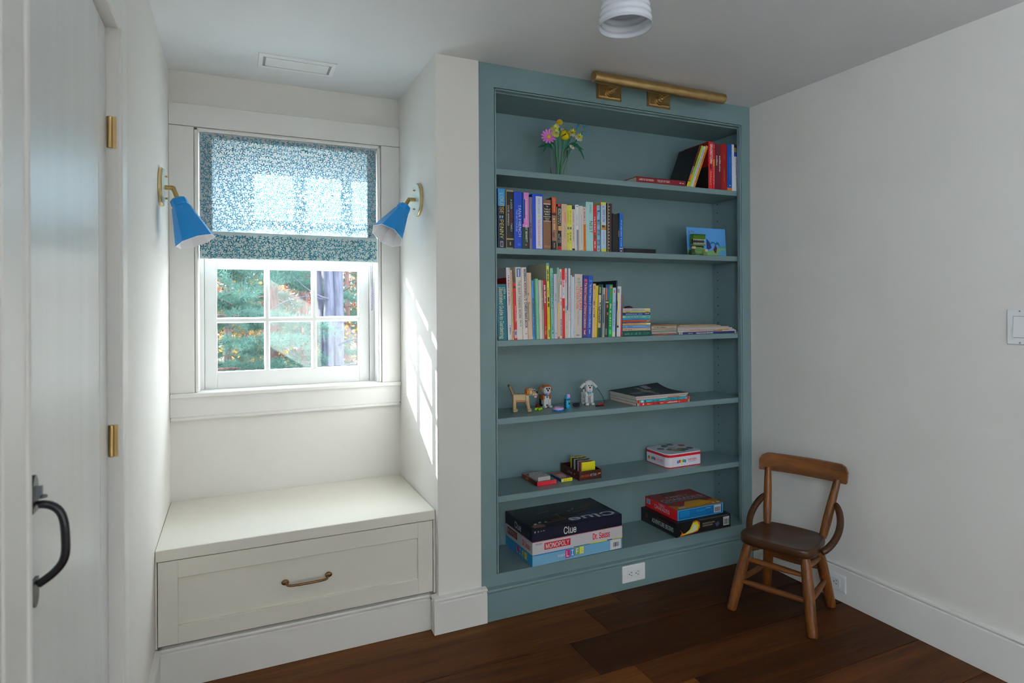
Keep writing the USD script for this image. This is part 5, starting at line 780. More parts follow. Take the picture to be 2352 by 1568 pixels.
for nm, x0, x1, y0, y1, c_ in (('printed_band', 0.0, 0.277, 0.0, 0.030, K(28, 24, 62)), ('printed_emblem', 0.105, 0.165, 0.085, 0.125, K(150, 105, 40)), ('printed_emblem', 0.125, 0.15, 0.03, 0.19, K(120, 120, 125)), ('printed_emblem', 0.165, 0.20, 0.155, 0.205, K(150, 150, 155)), ('printed_patch', 0.03, 0.09, 0.06, 0.10, K(60, 62, 85)), ('printed_patch', 0.20, 0.25, 0.015, 0.025, K(120, 120, 150)), ('printed_patch', 0.105, 0.14, 0.008, 0.02, K(165, 160, 140))):
    m = sheet(x0, x1, y0, y1, 0.0003, 10, 10)
    if nm == 'printed_emblem': v = m.vertices; f = m.faces[np.array([(int(k // 2) * 7 + int(k // 18) * 3) % 5 < 3 for k in range(len(m.faces))])]; m = trimesh.Trimesh(v, f, process=False)
    part(cv, nm, m, mat(c_, 0.35), smooth=False)
# ---------------------------------------------------------------- boxed games
def gbox(label, x0, y0, z0, w, d, h, col, rz=0, top=None, left=None, name='board_game', cat='board game', lid=None):
    """a lidded carton: front faces -y, left side faces -x"""
    t = thing(name, label, cat, (x0, y0, z0 + 0.0003), rz); h -= 0.0006
    lidc = mat(lid or col, 0.33); tr = mat(col, 0.33)
    bd_ = part(t, 'box_lid', [bx(0, w, 0, 0.0015, 0.001, h), bx(0, w, d - 0.0015, d, 0.001, h), bx(0, 0.0015, 0.0014, d - 0.0014, 0.001, h), bx(w - 0.0015, w, 0.0014, d - 0.0014, 0.001, h)], tr, smooth=False)
    part(t, 'box_base', bx(0.0022, w - 0.0022, 0.0022, d - 0.0022, 0, h - 0.002), tr, smooth=False); tp = part(t, 'box_top', bx(0, w, 0, d, h - 0.0015, h, 0.0004), mat(top or col, 0.3), smooth=False)
    if left: part(t, 'side_print', quad((-0.0003, d, 0.001), (0, -d, 0), (0, 0, h - 0.001)), mat(left, 0.33), smooth=False)
    return t, bd_, tp, w, d, h
FN = [0]
def fp(g, name, a, b_, c0, c1, col):                     # print on the front: fractions of width, of height
    FN[0] = (FN[0] + 1) % 40; part(g[1], name, quad((g[3] * a, -0.0003 - 0.00001 * FN[0], g[5] * c0), (g[3] * (b_ - a), 0, 0), (0, 0, g[5] * (c1 - c0))), mat(col, 0.35), smooth=False)
def ft(g, s, a, b_, zc, hh, col, y=-0.0010, bold=True): part(g[1], 'front_lettering', text(s, (g[3] * a, y, g[5] * (zc - hh / 2)), (1, 0, 0), (0, 0, 1), g[3] * (b_ - a), g[5] * hh, bold), mat(col, 0.4), smooth=False)
def lt(g, s, a, b_, zc, hh, col, x=-0.0013, bold=True): part(g[1], 'side_lettering', text(s, (x, g[4] * (1 - a), g[5] * (zc - hh / 2)), (0, -1, 0), (0, 0, 1), g[4] * (b_ - a), g[5] * hh, bold), mat(col, 0.4), smooth=False)
def lp_(g, a, b_, c0, c1, col, x=-0.0004): FN[0] = (FN[0] + 1) % 40; x -= 0.00001 * FN[0]; part(g[1], 'side_print', quad((x, g[4] * (1 - a), g[5] * c0), (0, -g[4] * (b_ - a), 0), (0, 0, g[5] * (c1 - c0))), mat(col, 0.35), smooth=False)
def tp_(g, poly, col, dz=0.0003, name='top_print'): FN[0] = (FN[0] + 1) % 40; dz += 0.00001 * FN[0]; part(g[2], name, ext([(g[3] * a, g[4] * b_) for a, b_ in poly], 0.0002, 'z', g[5] + dz - 0.00025), mat(col, 0.3), smooth=False)
def barcode(g, a, b_, c0, c1):
    fp(g, 'barcode_label', a, b_, c0, c1, (0.70, 0.70, 0.70)); r_ = np.random.default_rng(3); x, ms = a + (b_ - a) * .12, []
    while x < b_ - (b_ - a) * .12:
        k = (b_ - a) * r_.uniform(.02, .07); ms.append(quad((g[3] * x, -0.0009, g[5] * (c0 + (c1 - c0) * .12)), (g[3] * k, 0, 0), (0, 0, g[5] * (c1 - c0) * .62))); x += k + (b_ - a) * r_.uniform(.02, .06)
    part(g[1], 'barcode_bars', ms, DARK, smooth=False)
K3 = lambda r, g, b: ph(r, g, b, 3.0)
zb = 0.166
g = gbox('sky blue board game with a rainbow coloured title, bottom of the left stack', 1.049, 2.132, zb, 0.421, 0.246, 0.0445, (0.20, 0.46, 0.68), 1.0, left=K3(20, 95, 135)); GRP = None
for i, (c_, chh) in enumerate(((K3(140, 15, 75), 'L'), (K3(15, 85, 140), 'I'), (K3(85, 110, 50), 'F'), (K3(190, 150, 15), 'E'))):
    a = .352 + i * .052; fp(g, 'title_tile', a, a + .048, .18 + i * .04, .90 + i * .02, c_); ft(g, chh, a + .010, a + .038, .55 + i * .03, .5, (0.78, 0.78, 0.76))
    b_ = .42 + i * .1; lp_(g, b_, b_ + .09, .2, .85, c_); lt(g, chh, b_ + .02, b_ + .07, .52, .5, (0.70, 0.70, 0.66))
ft(g, 'THE GAME OF', .265, .345, .52, .2, (0.75, 0.76, 0.78)); fp(g, 'white_patch', .86, .985, .06, .96, (0.70, 0.71, 0.73)); barcode(g, .885, .965, .22, .88); fp(g, 'printed_edge', 0, .42, .93, .995, K3(10, 75, 130)); fp(g, 'small_print', .60, .82, .78, .82, K3(60, 110, 145)); fp(g, 'small_print', .60, .78, .70, .74, K3(60, 110, 145)); fp(g, 'small_print', .60, .66, .54, .60, K3(60, 110, 145))
g = gbox('white board game with red banner lettering, middle of the left stack', 1.048, 2.130, zb + 0.0445, 0.422, 0.248, 0.0515, K3(125, 122, 125), 1.0)
fp(g, 'title_banner', .125, .405, .28, .80, K3(135, 8, 22)); ft(g, 'MONOPOLY', .138, .392, .54, .36, (0.72, 0.68, 0.66)); ft(g, 'Dr. Seuss', .655, .852, .55, .46, K3(150, 8, 28)); fp(g, 'printed_edge', 0, 1, .965, .995, K3(150, 30, 40)); fp(g, 'printed_edge', .62, .82, .02, .09, K3(190, 160, 15)); fp(g, 'printed_edge', .82, .88, .02, .09, K3(50, 45, 90)); fp(g, 'printed_edge', .88, 1, .02, .09, K3(200, 150, 15)); fp(g, 'printed_edge', .44, .62, .02, .07, K3(30, 80, 70)); fp(g, 'small_print', .03, .10, .82, .85, K3(70, 70, 75)); fp(g, 'small_print', .03, .10, .74, .77, K3(70, 70, 75))
lp_(g, .08, .46, .30, .85, K3(95, 12, 24)); lt(g, 'MONOPOLY', .10, .44, .575, .36, (0.45, 0.40, 0.40)); lt(g, 'Dr. Seuss', .66, .93, .5, .42, K3(130, 8, 28)); lp_(g, 0, 1, .965, .995, K3(130, 30, 40))
g = gbox('dark navy mystery board game with big white title, top of the left stack', 1.047, 2.130, zb + 0.0960, 0.421, 0.247, 0.048, K3(10, 11, 26), 1.0, top=K3(12, 12, 20))
ft(g, 'Clue', .335, .475, .50, .58, (0.74, 0.72, 0.68)); lt(g, 'Clue', .38, .62, .5, .55, (0.55, 0.56, 0.58))
part(g[2], 'top_lettering', text('Clue', (0.422 * .955, 0.052, g[5] + 0.0014), (-1, 0, 0), (0, -1, 0), 0.215, 0.040, True), mat((0.70, 0.67, 0.62), 0.35), smooth=False)
tp_(g, [(.45, .02), (.995, .02), (.995, .30), (.75, .42), (.52, .26), (.42, .10)], K3(14, 28, 52)); tp_(g, [(.04, .06), (.16, .04), (.17, .15), (.10, .22), (.04, .15)], K3(75, 55, 50))
for a, b_, c_ in ((.08, .18, K3(120, 110, 105)), (.14, .22, K3(120, 112, 105)), (.2, .2, K3(90, 85, 80)), (.56, .50, K3(75, 75, 80)), (.62, .56, K3(70, 70, 75))): tp_(g, [(a, b_), (a + .03, b_ + .01), (a + .035, b_ + .06), (a + .005, b_ + .05)], c_, 0.0005)
for a, b_, l, hh in ((.22, .18, .22, .02), (.30, .26, .16, .02), (.40, .30, .02, .18), (.25, .62, .14, .03), (.6, .42, .2, .02), (.66, .55, .16, .02), (.36, .44, .1, .02), (.75, .62, .12, .02)): tp_(g, [(a, b_), (a + l, b_ + .03), (a + l, b_ + .03 + hh), (a, b_ + hh)], K3(72, 42, 20), 0.0005)
for a in (.03, .065, .095): part(g[1], 'front_icon', ext(sg.Point(g[3] * a, g[5] * .80).buffer(0.0042 - a * .02).difference(sg.Point(g[3] * a, g[5] * .80).buffer(0.0016)), 0.0002, 'y', -0.0006), mat((0.6, 0.62, 0.66), 0.4), smooth=False)
fp(g, 'small_print', .112, .135, .78, .83, (0.4, 0.42, 0.46)); lp_(g, .86, .90, .30, .62, K3(55, 60, 75)); lp_(g, .868, .892, .36, .58, K3(10, 11, 26), -0.0008)
g = gbox('black adventure game box with a flame, bottom of the right stack', 1.745, 2.128, zb, 0.311, 0.250, 0.0625, K3(10, 10, 11), 0.5)
lt(g, 'ADVENTURE BEGINS', .33, .93, .47, .30, (0.50, 0.53, 0.53)); barcode(g, .858, .975, .22, .86)
for pts, c_, y_ in (([(.06, .05), (.10, .30), (.07, .48), (.12, .22), (.18, .20), (.24, .45), (.30, .95), (.36, .99), (.42, .80), (.425, .45), (.38, .2), (.28, .14), (.16, .10)], K3(190, 70, 15), -0.0005), ([(.10, .14), (.17, .24), (.24, .42), (.30, .86), (.37, .88), (.405, .6), (.38, .30), (.28, .19)], K3(215, 150, 20), -0.0007), ([(.18, .22), (.26, .36), (.31, .72), (.36, .66), (.36, .32), (.28, .20)], K3(210, 190, 120), -0.0009)):
    part(g[1], 'flame_print', ext(sg.Polygon([(g[3] * a, g[5] * b_) for a, b_ in pts]).buffer(0.0004), 0.0001, 'y', y_), mat(c_, 0.4), smooth=False)
for c0 in (.66, .60, .50, .44): fp(g, 'small_print', .47, .70 if c0 > .55 else .66, c0, c0 + .035, K3(95, 90, 75))
fp(g, 'printed_edge', 0.02, .98, .02, .07, K3(52, 48, 50)); fp(g, 'printed_edge', .40, .95, .93, .98, K3(62, 58, 60)); part(g[1], 'front_icon', ext([(g[3] * a, g[5] * b_) for a, b_ in ((.70, .5), (.74, .24), (.79, .42), (.77, .62))], 0.0002, 'y', -0.0006), mat(K3(40, 48, 75), 0.4), smooth=False); lp_(g, .1, .98, .03, .08, K3(40, 38, 42)); lp_(g, .14, .20, .40, .75, K3(60, 10, 12)); lp_(g, .45, .80, .74, .78, K3(80, 12, 14))
g = gbox('red and blue charades game box, top of the right stack', 1.768, 2.150, zb + 0.0625, 0.265, 0.226, 0.049, K3(5, 68, 112), 0.3, top=K3(95, 8, 12), left=K3(150, 12, 20))
YT, YB2 = K3(120, 130, 130), K3(15, 95, 110)
lt(g, 'FAMILY', .44, .64, .80, .20, (0.52, 0.54, 0.58)); lt(g, 'CHARADES', .30, .78, .47, .36, (0.52, 0.56, 0.62)); lp_(g, .04, .17, .4, .85, (0.5, 0.5, 0.52)); lp_(g, .055, .155, .46, .79, K3(70, 90, 120), -0.0008)
tp_(g, [(0, .0), (1, .0), (1, .30), (.62, .18), (.2, .16), (0, .28)], K3(120, 72, 5)); tp_(g, [(.18, .06), (.42, .36), (.72, .34), (.9, .12), (.5, .05)], K3(150, 105, 5), 0.0005); tp_(g, [(.06, .42), (.95, .42), (.95, .46), (.06, .46)], YB2, 0.0006); tp_(g, [(.25, .8), (.6, .8), (.55, .98), (.3, .98)], K3(60, 10, 8), 0.0005); tp_(g, [(.08, .04), (.22, .04), (.24, .12), (.1, .12)], (0.55, 0.55, 0.52), 0.0007); tp_(g, [(.80, .04), (.86, .04), (.86, .10), (.80, .10)], K3(170, 140, 120), 0.0007); tp_(g, [(.90, .04), (.96, .04), (.96, .10), (.90, .10)], K3(190, 150, 60), 0.0007)
part(g[2], 'top_lettering', [text('FAMILY', (0.065, 0.145, g[5] + 0.0014), (1, 0, 0), (0, 1, 0), 0.125, 0.020, True), text('CHARADES', (0.012, 0.108, g[5] + 0.0014), (1, 0, 0), (0, 1, 0), 0.232, 0.028, True)], mat((0.42, 0.43, 0.44), 0.4), smooth=False)
for a, b_, c0, c1 in ((.015, .985, .05, .08), (.015, .985, .90, .93), (.015, .022, .05, .93), (.978, .985, .05, .93)): fp(g, 'printed_rule', a, b_, c0, c1, K3(90, 150, 180))
barcode(g, .79, .945, .16, .86)
for c0 in (.72, .60, .48, .36): fp(g, 'small_print', .05, .26, c0, c0 + .05, K3(10, 95, 130))
for c0 in (.66, .55): fp(g, 'small_print', .40, .60, c0, c0 + .05, K3(10, 95, 130))
fp(g, 'small_print', .61, .72, .72, .76, K3(90, 150, 175))
# ---------------------------------------------------------------- fifth shelf: tin and card games
tn = thing('game_tin', 'white metal game tin with rounded corners and a red rim', 'tin', (1.758, 2.198, z5 + 0.0002), 1)
TW, TD, TH = 0.203, 0.170, 0.0625; rr = rrect(0, TW, 0, TD, 0.026, 8); WT = mat(K(165, 160, 170), 0.25, name='tin_white', coat=0.4); RT = mat(K(165, 5, 18), 0.25, coat=0.4)
part(tn, 'tin_body', rings(rr, [(0.0032, 0.998), (0.0034, 1.0), (0.0480, 1.0), (0.0482, 0.99)]), WT, smooth=30); part(tn, 'bottom_rim', rings(rr, [(0.0, 0.995), (0.0008, 1.006), (0.003, 1.006), (0.0035, 1.0)]), RT, smooth=30)
ld = part(tn, 'tin_lid', rings(rr, [(0.0580, 1.0), (0.0605, 0.992), (0.0622, 0.975), (0.0625, 0.955), (0.0619, 0.945)]), WT, smooth=30); part(ld, 'lid_band', rings(rr, [(0.0470, 0.99), (0.0475, 1.010), (0.0500, 1.012), (0.0575, 1.012), (0.0582, 1.0)]), RT, smooth=30)
LOGO = (K3(20, 80, 140), K3(150, 20, 30), K3(190, 150, 20), K3(20, 110, 50))
for i in range(5):
    part(tn, 'printed_block', bx(0.052 + i * 0.0105, 0.061 + i * 0.0105, -0.0004, 0.001, 0.018 + (i % 2) * .002, 0.031 + (i % 2) * .002), mat(LOGO[i % 4], 0.3), smooth=False)
    part(tn, 'printed_block', bx(-0.0004, 0.001, 0.130 - i * 0.0105, 0.139 - i * 0.0105, 0.018 + (i % 2) * .002, 0.031 + (i % 2) * .002), mat(LOGO[(i + 1) % 4], 0.3), smooth=False)
part(tn, 'front_lettering', [text('CHECKERS', (0.112, -0.0005, 0.024), (1, 0, 0), (0, 0, 1), 0.052, 0.0095, True)], mat(K(180, 60, 70), 0.35), smooth=False); part(tn, 'side_lettering', [text('CHECKERS', (-0.0005, 0.082, 0.022), (0, -1, 0), (0, 0, 1), 0.050, 0.0095, True)], mat(K(180, 60, 70), 0.35), smooth=False)
for q3 in (quad((0.118, -0.0004, 0.0185), (0.04, 0, 0), (0, 0, 0.002)), quad((-0.0004, 0.076, 0.0165), (0, -0.04, 0), (0, 0, 0.002))): part(tn, 'small_print', q3, mat(K(70, 120, 170), 0.4), smooth=False)
for a, b_, r_, c_ in ((.22, .62, .017, K3(50, 55, 60)), (.50, .86, .017, K3(42, 48, 52)), (.68, .90, .017, K3(38, 40, 44)), (.88, .70, .017, K3(100, 15, 28)), (.42, .78, .013, K3(30, 45, 85)), (.46, .30, .022, K3(95, 90, 62)), (.62, .36, .020, K3(88, 82, 60)), (.70, .30, .017, K3(60, 45, 40)), (.88, .36, .017, K3(22, 32, 70)), (.36, .45, .015, K3(58, 45, 42)), (.56, .20, .013, K3(20, 60, 55)), (.5, .58, .018, K3(105, 92, 95))): part(ld, 'printed_disc', cyl(r_, 0.0003, (0, 0, 1), (TW * a, TD * b_, 0.0622 + 0.00002 * int(a * 50)), 22), mat(c_, 0.3), smooth=False)
g = gbox('flat red game box at the left of the fifth shelf', 1.112, 2.212, z5, 0.089, 0.142, 0.0185, K(195, 30, 45), 0.5, top=K3(95, 90, 75), name='card_game', cat='card game', left=K(115, 10, 18))
for i, (a, b_, c_) in enumerate(((.05, .04, K3(30, 60, 60)), (.30, .03, K3(25, 45, 90)), (.55, .05, K3(110, 110, 60)), (.75, .03, K3(40, 90, 60)), (.05, .45, K3(90, 80, 50)), (.05, .75, K3(100, 25, 25)))): tp_(g, [(a, b_), (a + .2, b_), (a + .2, b_ + .12), (a, b_ + .12)], c_, .0005)
lp_(g, .25, .45, .2, .85, K3(95, 80, 40)); lp_(g, .62, .78, .2, .85, K3(25, 45, 35)); lp_(g, .86, .97, .1, .8, BLK); fp(g, 'printed_edge', 0, 1, 0, .14, K(150, 10, 24)); fp(g, 'small_print', .68, .97, .32, .38, K(215, 110, 110))
gb = thing('playing_card_box', 'grey white card pack lying on the flat red game box', 'card pack', (1.1185, 2.2165, z5 + 0.0187), 2)
part(gb, 'pack', bx(0, 0.0575, 0, 0.080, 0, 0.0165, 0.0012), mat(K(135, 130, 128), 0.5), smooth=False); part(gb, 'top_print', [ext(sg.Point(0.029 + 0.016 * math.cos(a), 0.042 + 0.022 * math.sin(a)).buffer(0.0048).difference(sg.Point(0.029 + 0.016 * math.cos(a), 0.042 + 0.022 * math.sin(a)).buffer(0.0034)), 0.0002, 'z', 0.0165) for a in np.linspace(0, 5.5, 6)], mat(K(95, 92, 95), 0.5), smooth=False)
g = gbox('small yellow and blue card box between the red game and the brown card game', 1.228, 2.222, z5, 0.0535, 0.092, 0.0150, K(195, 168, 20), 1.0, top=K3(110, 60, 40), name='card_game', cat='card game', left=K3(14, 45, 85))
part(g[1], 'printed_mark', [ext(sg.Point(0.0175 + k, 0.0072).buffer(0.0040).difference(sg.Point(0.0175 + k, 0.0072).buffer(0.0030)).intersection(sg.box(0, 0, 0.0185 + k, 1)), 0.0001, 'y', -0.0005) for k in (0, 0.009)], DARK, smooth=False); part(g[1], 'printed_mark', ext(sg.Point(0.0075, 0.0072).buffer(0.0040), 0.0001, 'y', -0.0005), mat(K(150, 150, 165), 0.4), smooth=False)
fp(g, 'small_print', .58, .94, .4, .62, K(170, 120, 60)); tp_(g, [(.1, .2), (.5, .1), (.85, .4), (.6, .75), (.25, .7)], K3(120, 90, 90), .0005); tp_(g, [(.05, .75), (.5, .85), (.9, .8), (.9, .97), (.1, .97)], K3(120, 35, 25), .0005); tp_(g, [(.7, .1), (.92, .1), (.92, .5), (.8, .45)], K3(60, 45, 80), .0005)
kx, ky = 1.3065, 2.207
kg = thing('card_game', 'dark brown open card game box holding upright dividers', 'card game', (kx, ky, z5 + 0.0002), 0.5); KW, KD, KH = 0.1075, 0.158, 0.038; KB = mat(K3(42, 12, 10), 0.35)
kb = part(kg, 'open_box', [bx(0, KW, 0, 0.002, 0, KH), bx(0, KW, KD - 0.002, KD, 0, KH), bx(0, 0.002, 0.002, KD - 0.002, 0, KH), bx(KW - 0.002, KW, 0.002, KD - 0.002, 0, KH), bx(0.001, KW - 0.001, 0.001, KD - 0.001, 0, 0.002)], KB, smooth=False); part(kg, 'box_insert', bx(0.003, KW - 0.003, 0.003, KD - 0.003, 0.002, 0.012), mat(K3(70, 40, 30), 0.5), smooth=False)
part(kb, 'front_lettering', text('EXPLODING', (0.006, -0.0005, 0.0135), (1, 0, 0), (0, 0, 1), 0.044, 0.0085, True), mat(K3(135, 45, 10), 0.4), smooth=False); part(kb, 'front_lettering', text('KITTENS', (0.053, -0.0005, 0.0140), (1, 0, 0), (0, 0, 1), 0.031, 0.0090, True), mat((0.55, 0.54, 0.50), 0.4), smooth=False); part(kb, 'side_lettering', text('KITTENS', (-0.0005, 0.098, 0.014), (0, -1, 0), (0, 0, 1), 0.040, 0.0085, True), mat((0.40, 0.39, 0.37), 0.4), smooth=False)
for o, a_, b2 in (((0.089, -0.0005, 0.0165), (0.014, 0, 0.002), (0.002, 0, 0.006)),): part(kb, 'front_print', quad(o, a_, b2), mat(K3(180, 80, 20), 0.4), smooth=False)
part(kb, 'side_print', quad((-0.0005, 0.045, 0.015), (0, -0.01, 0), (0, 0, 0.009)), mat(K3(140, 45, 12), 0.4), smooth=False)
for i, (y0, th, zt, c_, lab) in enumerate(((0.020, 0.010, 0.069, K(205, 172, 15), 'yellow card pack at the front of the brown card game'), (0.0315, 0.014, 0.0685, K(140, 15, 70), 'magenta card divider behind the yellow pack'), (0.047, 0.013, 0.0690, K(120, 125, 122), 'grey white deck of cards in front of the second black divider'), (0.0615, 0.013, 0.0700, BLK, 'black card divider nearer the front'), (0.076, 0.0135, 0.0695, K(140, 142, 142), 'white deck of cards between the two black dividers'), (0.091, 0.014, 0.0705, BLK, 'black card divider farther back'), (0.107, 0.012, 0.0715, K(170, 145, 10), 'yellow card pack at the back of the brown card game'))):
    t = thing('card_deck', lab, 'cards', (kx + 0.024, ky + y0, z5 + 0.0125), 0.5); part(t, 'deck', bx(0.0, 0.066, 0.0, th - 0.0008, 0.0, zt - 0.0125, 0.0008), mat(c_, 0.42), smooth=False)
    part(t, 'top_label', quad((0.020, 0.002, zt - 0.0124), (0.03, 0, 0), (0, th - 0.005, 0)), mat(K(120, 115, 95) if c_ == BLK else K(60, 52, 30), 0.5), smooth=False)
    if i == 0: part(t, 'front_print', [quad((0.003 + k * 0.0032, -0.0003, 0.002), (0.0009, 0, 0), (0, 0, zt - 0.018)) for k in range(19)], mat(K(170, 135, 10), 0.45), smooth=False)
# ---------------------------------------------------------------- outdoors, seen through the window
GZ = -1.7
def leafmat(name, cols, tr=0.45):
    st_ = [(i / (len(cols) - 1), c) for i, c in enumerate(cols)]
    return usdkit.material(stage, f'/World/Looks/{name}', {'g': ('geometry', {}), 'r': ('rgb_ramp', {'ramp': st_}), 'd': ('diffuse_bsdf', {}), 't': ('translucent_bsdf', {}), 'x': ('mix_closure', {'fac': tr})},
                           [('g.random_per_island', 'r.fac'), ('r.color', 'd.color'), ('r.color', 't.color'), ('d.BSDF', 'x.closure1'), ('t.BSDF', 'x.closure2')], surface='x.closure')
NEEDLE = leafmat('pine_needles', [(0.08, 0.16, 0.13), (0.15, 0.28, 0.21), (0.25, 0.38, 0.23), (0.12, 0.25, 0.22)])
YLEAF = leafmat('yellow_leaves', [(0.42, 0.24, 0.05), (0.55, 0.36, 0.08), (0.40, 0.34, 0.12), (0.30, 0.13, 0.05)])
RLEAF = leafmat('russet_leaves', [(0.26, 0.10, 0.07), (0.30, 0.17, 0.12), (0.33, 0.26, 0.16), (0.2, 0.16, 0.14)])
GLEAF = leafmat('pale_green_leaves', [(0.16, 0.23, 0.10), (0.25, 0.30, 0.13), (0.32, 0.30, 0.14)])
BARK = noisy('grey_bark', (0.040, 0.043, 0.065), (0.090, 0.095, 0.135), 6, (3, 3, 0.5), rough=0.9, bump=0.8, bscale=14, bdist=0.02)
RBARK = noisy('red_brown_bark', (0.06, 0.032, 0.028), (0.15, 0.085, 0.07), 7, (3, 3, 0.5), rough=0.9, bump=0.8, bscale=14, bdist=0.02)
GROUND = noisy('leaf_litter', (0.075, 0.062, 0.04), (0.17, 0.14, 0.09), 3, rough=1.0, bump=0.4, bscale=8, bdist=0.05)
part(None, 'ground', bx(-40, 40, 2.85, 70, GZ - 0.3, GZ), GROUND, smooth=False, **S)
part(None, 'wall_exterior', bx(-6, 6, 2.86, 2.90, GZ, -0.1), TRIM, smooth=False, **S)
def slivers(P, D, L, wd, g):
    """thin leaf triangles from points P along directions D"""
    n = len(P); D = D / np.linalg.norm(D, axis=1, keepdims=True); s_ = np.cross(D, g.normal(size=(n, 3))); s_ /= np.linalg.norm(s_, axis=1, keepdims=True)
    L = np.broadcast_to(L, (n,))[:, None]; wd = np.broadcast_to(wd, (n,))[:, None]
    V = np.stack([P - s_ * wd * .3, P + D * L * .55 + s_ * wd, P + D * L, P + D * L * .5 - s_ * wd], 1).reshape(-1, 3); i = np.arange(n)[:, None] * 4
    return trimesh.Trimesh(V, np.vstack([i + (0, 1, 2), i + (0, 2, 3)]), process=False)
def pine(label, x, y, h, rad, seed, nb=46, lo=0.0, dens=1.0, bark=None, tr=0.13):
    g = np.random.default_rng(seed); t = thing('pine_tree', label, 'tree', (x, y, GZ))
    part(t, 'trunk', tube([(0, 0, 0), (0.05, 0, h * .4), (0, 0.03, h)], (tr, tr * .7, 0.02), 12), bark or RBARK)
    P, D, B = [], [], []
    for k in range(nb):
        z = h * (lo + (1 - lo) * (k + g.uniform()) / nb); R_ = rad * (1 - 0.75 * (z / h)) * g.uniform(.7, 1.1); a = g.uniform(0, 6.28); up_ = g.uniform(-.10, .18)
        pts = [np.array((0, 0, z))] + [np.array((math.cos(a + g.normal() * .07) * R_ * f, math.sin(a + g.normal() * .07) * R_ * f, z + R_ * (up_ * f - .16 * f * f) + g.normal() * .03)) for f in (.35, .7, 1.0)]
        c = curve(pts, 14); B.append(tube(c, np.linspace(0.022, 0.004, 14), 5))
        for f in np.linspace(.18, 1.0, max(3, int(R_ * 18 * dens))):
            p = c[min(13, int(f * 13))]
            for sgn in (-1, 1):
                sl = R_ * .42 * (1.05 - f) + .12; da = a + sgn * g.uniform(.5, 1.1); q_ = p + np.array((math.cos(da), math.sin(da), g.uniform(-.25, .15))) * sl * g.uniform(.5, 1.1)
                for u_ in np.linspace(.25, 1, max(2, int(sl * 13))):
                    w_ = p + (q_ - p) * u_; m = 13; P.append(w_ + g.normal(size=(m, 3)) * .012); D.append(np.array((math.cos(da), math.sin(da), .25)) * .8 + g.normal(size=(m, 3)) * .75)
    P, D = np.vstack(P), np.vstack(D)
    part(t, 'branches', B, bark or RBARK, kind='stuff'); part(t, 'needles', slivers(P, D, g.uniform(.06, .12, len(P)), .0042, g), NEEDLE, smooth=False, kind='stuff'); return t
pine('pine tree filling the left panes of the window', -0.45, 9.6, 8.0, 2.5, 1, 64)
pine('pine tree behind the middle panes of the window', 0.62, 12.4, 7.4, 2.3, 2, 56, .05)
pine('pine tree farther left outdoors', -3.0, 13.5, 9.0, 2.8, 3, 44)
pine('small pine left of the grey forked trunk', 0.95, 10.0, 2.7, 0.85, 4, 24, .05, .9, tr=0.04)
pine('pine tree right of the grey trunks', 4.7, 13.0, 7.5, 2.0, 5, 36, .05)
for i, (x, y, h, r_) in enumerate(((-2.2, 20.5, 8, 2.3), (1.2, 21.5, 7.5, 2.2), (3.0, 18.5, 6.5, 1.9), (5.2, 22.0, 9, 2.4), (0.1, 25.5, 9, 2.6))): pine(f"{('leftmost', 'middle', 'right of middle', 'rightmost', 'farthest')[i]} of the five distant pines outdoors", x, y, h, r_, 60 + i, 40, .05, .6)
def trunk(label, x, y, stems, bark):
    t = thing('tree_trunk', label, 'tree', (x, y, GZ)); g = np.random.default_rng(int(abs(x) * 100))
    for pts, r0, r1 in stems: part(t, 'stem', tube(curve(pts, 16), np.linspace(r0, r1, 16) * (1 + .06 * np.sin(np.arange(16) * 1.7)), 14), bark)
    part(t, 'branches', [tube(curve([(0, 0, z), (math.cos(a) * L * .5, math.sin(a) * L * .5, z + .1 * L), (math.cos(a) * L, math.sin(a) * L, z + g.uniform(-.2, .4) * L)], 8), np.linspace(.018, .004, 8), 6) for z in g.uniform(.6, 6.5, 16) for a, L in ((g.uniform(0, 6.28), g.uniform(.7, 1.9)),)], bark, kind='stuff')
trunk('grey forked tree trunk with three stems in the right panes', 1.575, 11.0, [([(-.10, 0, 0), (-.07, 0, 2.4), (-.075, 0, 3.2), (-.16, 0, 4.6), (-.3, 0, 9)], .115, .07), ([(.075, .0, 0), (.07, 0, 2.4), (.075, 0, 3.2), (.075, 0, 4.6), (.16, 0, 9)], .115, .07), ([(-.18, .15, 0), (-.17, .15, 2.4), (-.23, .15, 3.3), (-.27, .2, 4.6), (-.5, .3, 9)], .06, .05)], BARK)
trunk('red brown tree trunk in the middle panes', 1.36, 14.2, [([(.05, 0, 0), (.04, 0, 2.2), (-.02, 0, 4), (-.12, 0, 9)], .12, .07), ([(.0, 0.1, 0), (.02, .1, 2.4), (.16, .1, 4.2), (.3, .1, 9)], .09, .06)], RBARK)
trunk('thin dark tree trunk at the far right pane', 2.62, 16.0, [([(0, 0, 0), (.03, 0, 3), (-.10, 0, 8)], .06, .03)], RBARK)
trunk('dark tree trunk behind the grey forked one', 1.72, 13.0, [([(0, 0, 0), (-.02, 0, 3), (.05, 0, 8)], .10, .06)], RBARK)
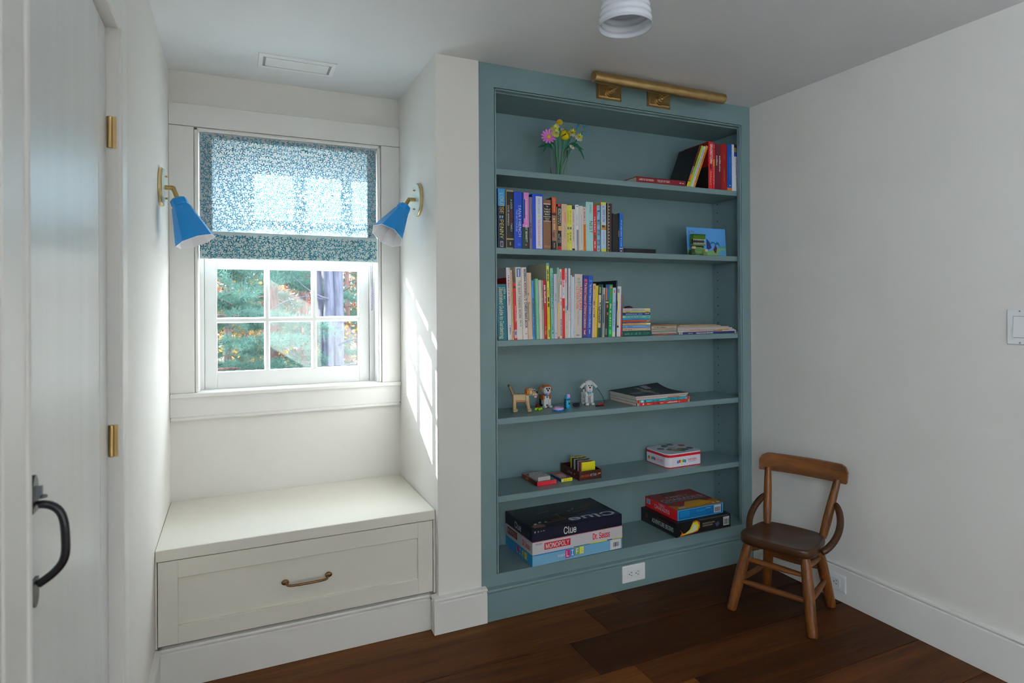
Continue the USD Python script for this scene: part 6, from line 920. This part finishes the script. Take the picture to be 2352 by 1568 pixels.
def leafy(name, label, x, y, h, rad, n, m, size, seed, twig=True, z0=0.3):
    g = np.random.default_rng(seed); t = thing(name, label, 'tree' if h > 3.5 else 'shrub', (x, y, GZ)); B = []
    part(t, 'trunk', tube(curve([(0, 0, 0), (g.normal() * .1, 0, h * .45), (g.normal() * .25, 0, h * .9)], 10), np.linspace(.028 * h ** .75, .008, 10), 8), RBARK)
    tips = []
    for k in range(int(9 + h * 2.2)):
        z = h * g.uniform(z0, .9); a = g.uniform(0, 6.28); L = rad * g.uniform(.5, 1.0); c = curve([(0, 0, z), (math.cos(a) * L * .5, math.sin(a) * L * .5, z + L * .3), (math.cos(a) * L, math.sin(a) * L, z + L * g.uniform(.3, .9))], 9)
        B.append(tube(c, np.linspace(.006 * h ** .6, .003, 9), 5)); tips += [c[i] for i in range(3, 9)]
        for j in range(5):
            p = c[g.integers(3, 9)]; d_ = g.normal(size=3) * .35 * rad * .5; B.append(tube([p, p + d_ * .5, p + d_], (.005, .004, .0025), 4)); tips.append(p + d_)
    tips = np.array(tips); P = tips[g.integers(0, len(tips), n)] + g.normal(size=(n, 3)) * rad * .16
    part(t, 'branches', B, RBARK, kind='stuff'); part(t, 'leaves', slivers(P, g.normal(size=(n, 3)), size * g.uniform(.6, 1.2, n), size * .38, g), m, smooth=False, kind='stuff')
leafy('yellow_shrub', 'yellow leaved shrub low in the right pane', 2.55, 14.5, 3.0, 1.0, 420, YLEAF, .085, 21)
leafy('yellow_shrub', 'yellow leaved shrub at the foot of the red brown trunk', 1.55, 15.6, 2.2, .7, 300, YLEAF, .085, 22)
leafy('yellow_shrub', 'golden leaved shrub low in the left panes', 0.25, 16.0, 2.6, .9, 380, YLEAF, .09, 23)
leafy('russet_tree', 'russet leaved tree at the far left of the window', -0.25, 15.5, 7.0, 1.6, 700, RLEAF, .10, 24)
k = 0
for yb, xs in ((21, (-9, -5.5, -2.2, 0.3, 2.3, 4.4, 7.0, 10.5)), (29, (-13, -8.5, -4.5, -1.2, 1.5, 3.6, 5.9, 8.8, 13)), (40, (-12, -6, -1, 2.5, 5.5, 9, 14))):
    for x in xs:
        d3 = ('first', 'second', 'third', 'fourth', 'fifth', 'sixth', 'seventh', 'eighth', 'ninth')[xs.index(x)]; row = {21: 'near', 29: 'middle', 40: 'far'}[yb]
        leafy('woodland_tree', f'bare autumn tree, {d3} from the left in the {row} row of woods outdoors', x + rnd.uniform(-.5, .5), yb + rnd.uniform(-1.5, 1.5), rnd.uniform(7, 10), rnd.uniform(2.2, 3.2), 2600, (RLEAF, GLEAF, RLEAF, YLEAF)[k % 4], .2, 40 + k, z0=.08); k += 1
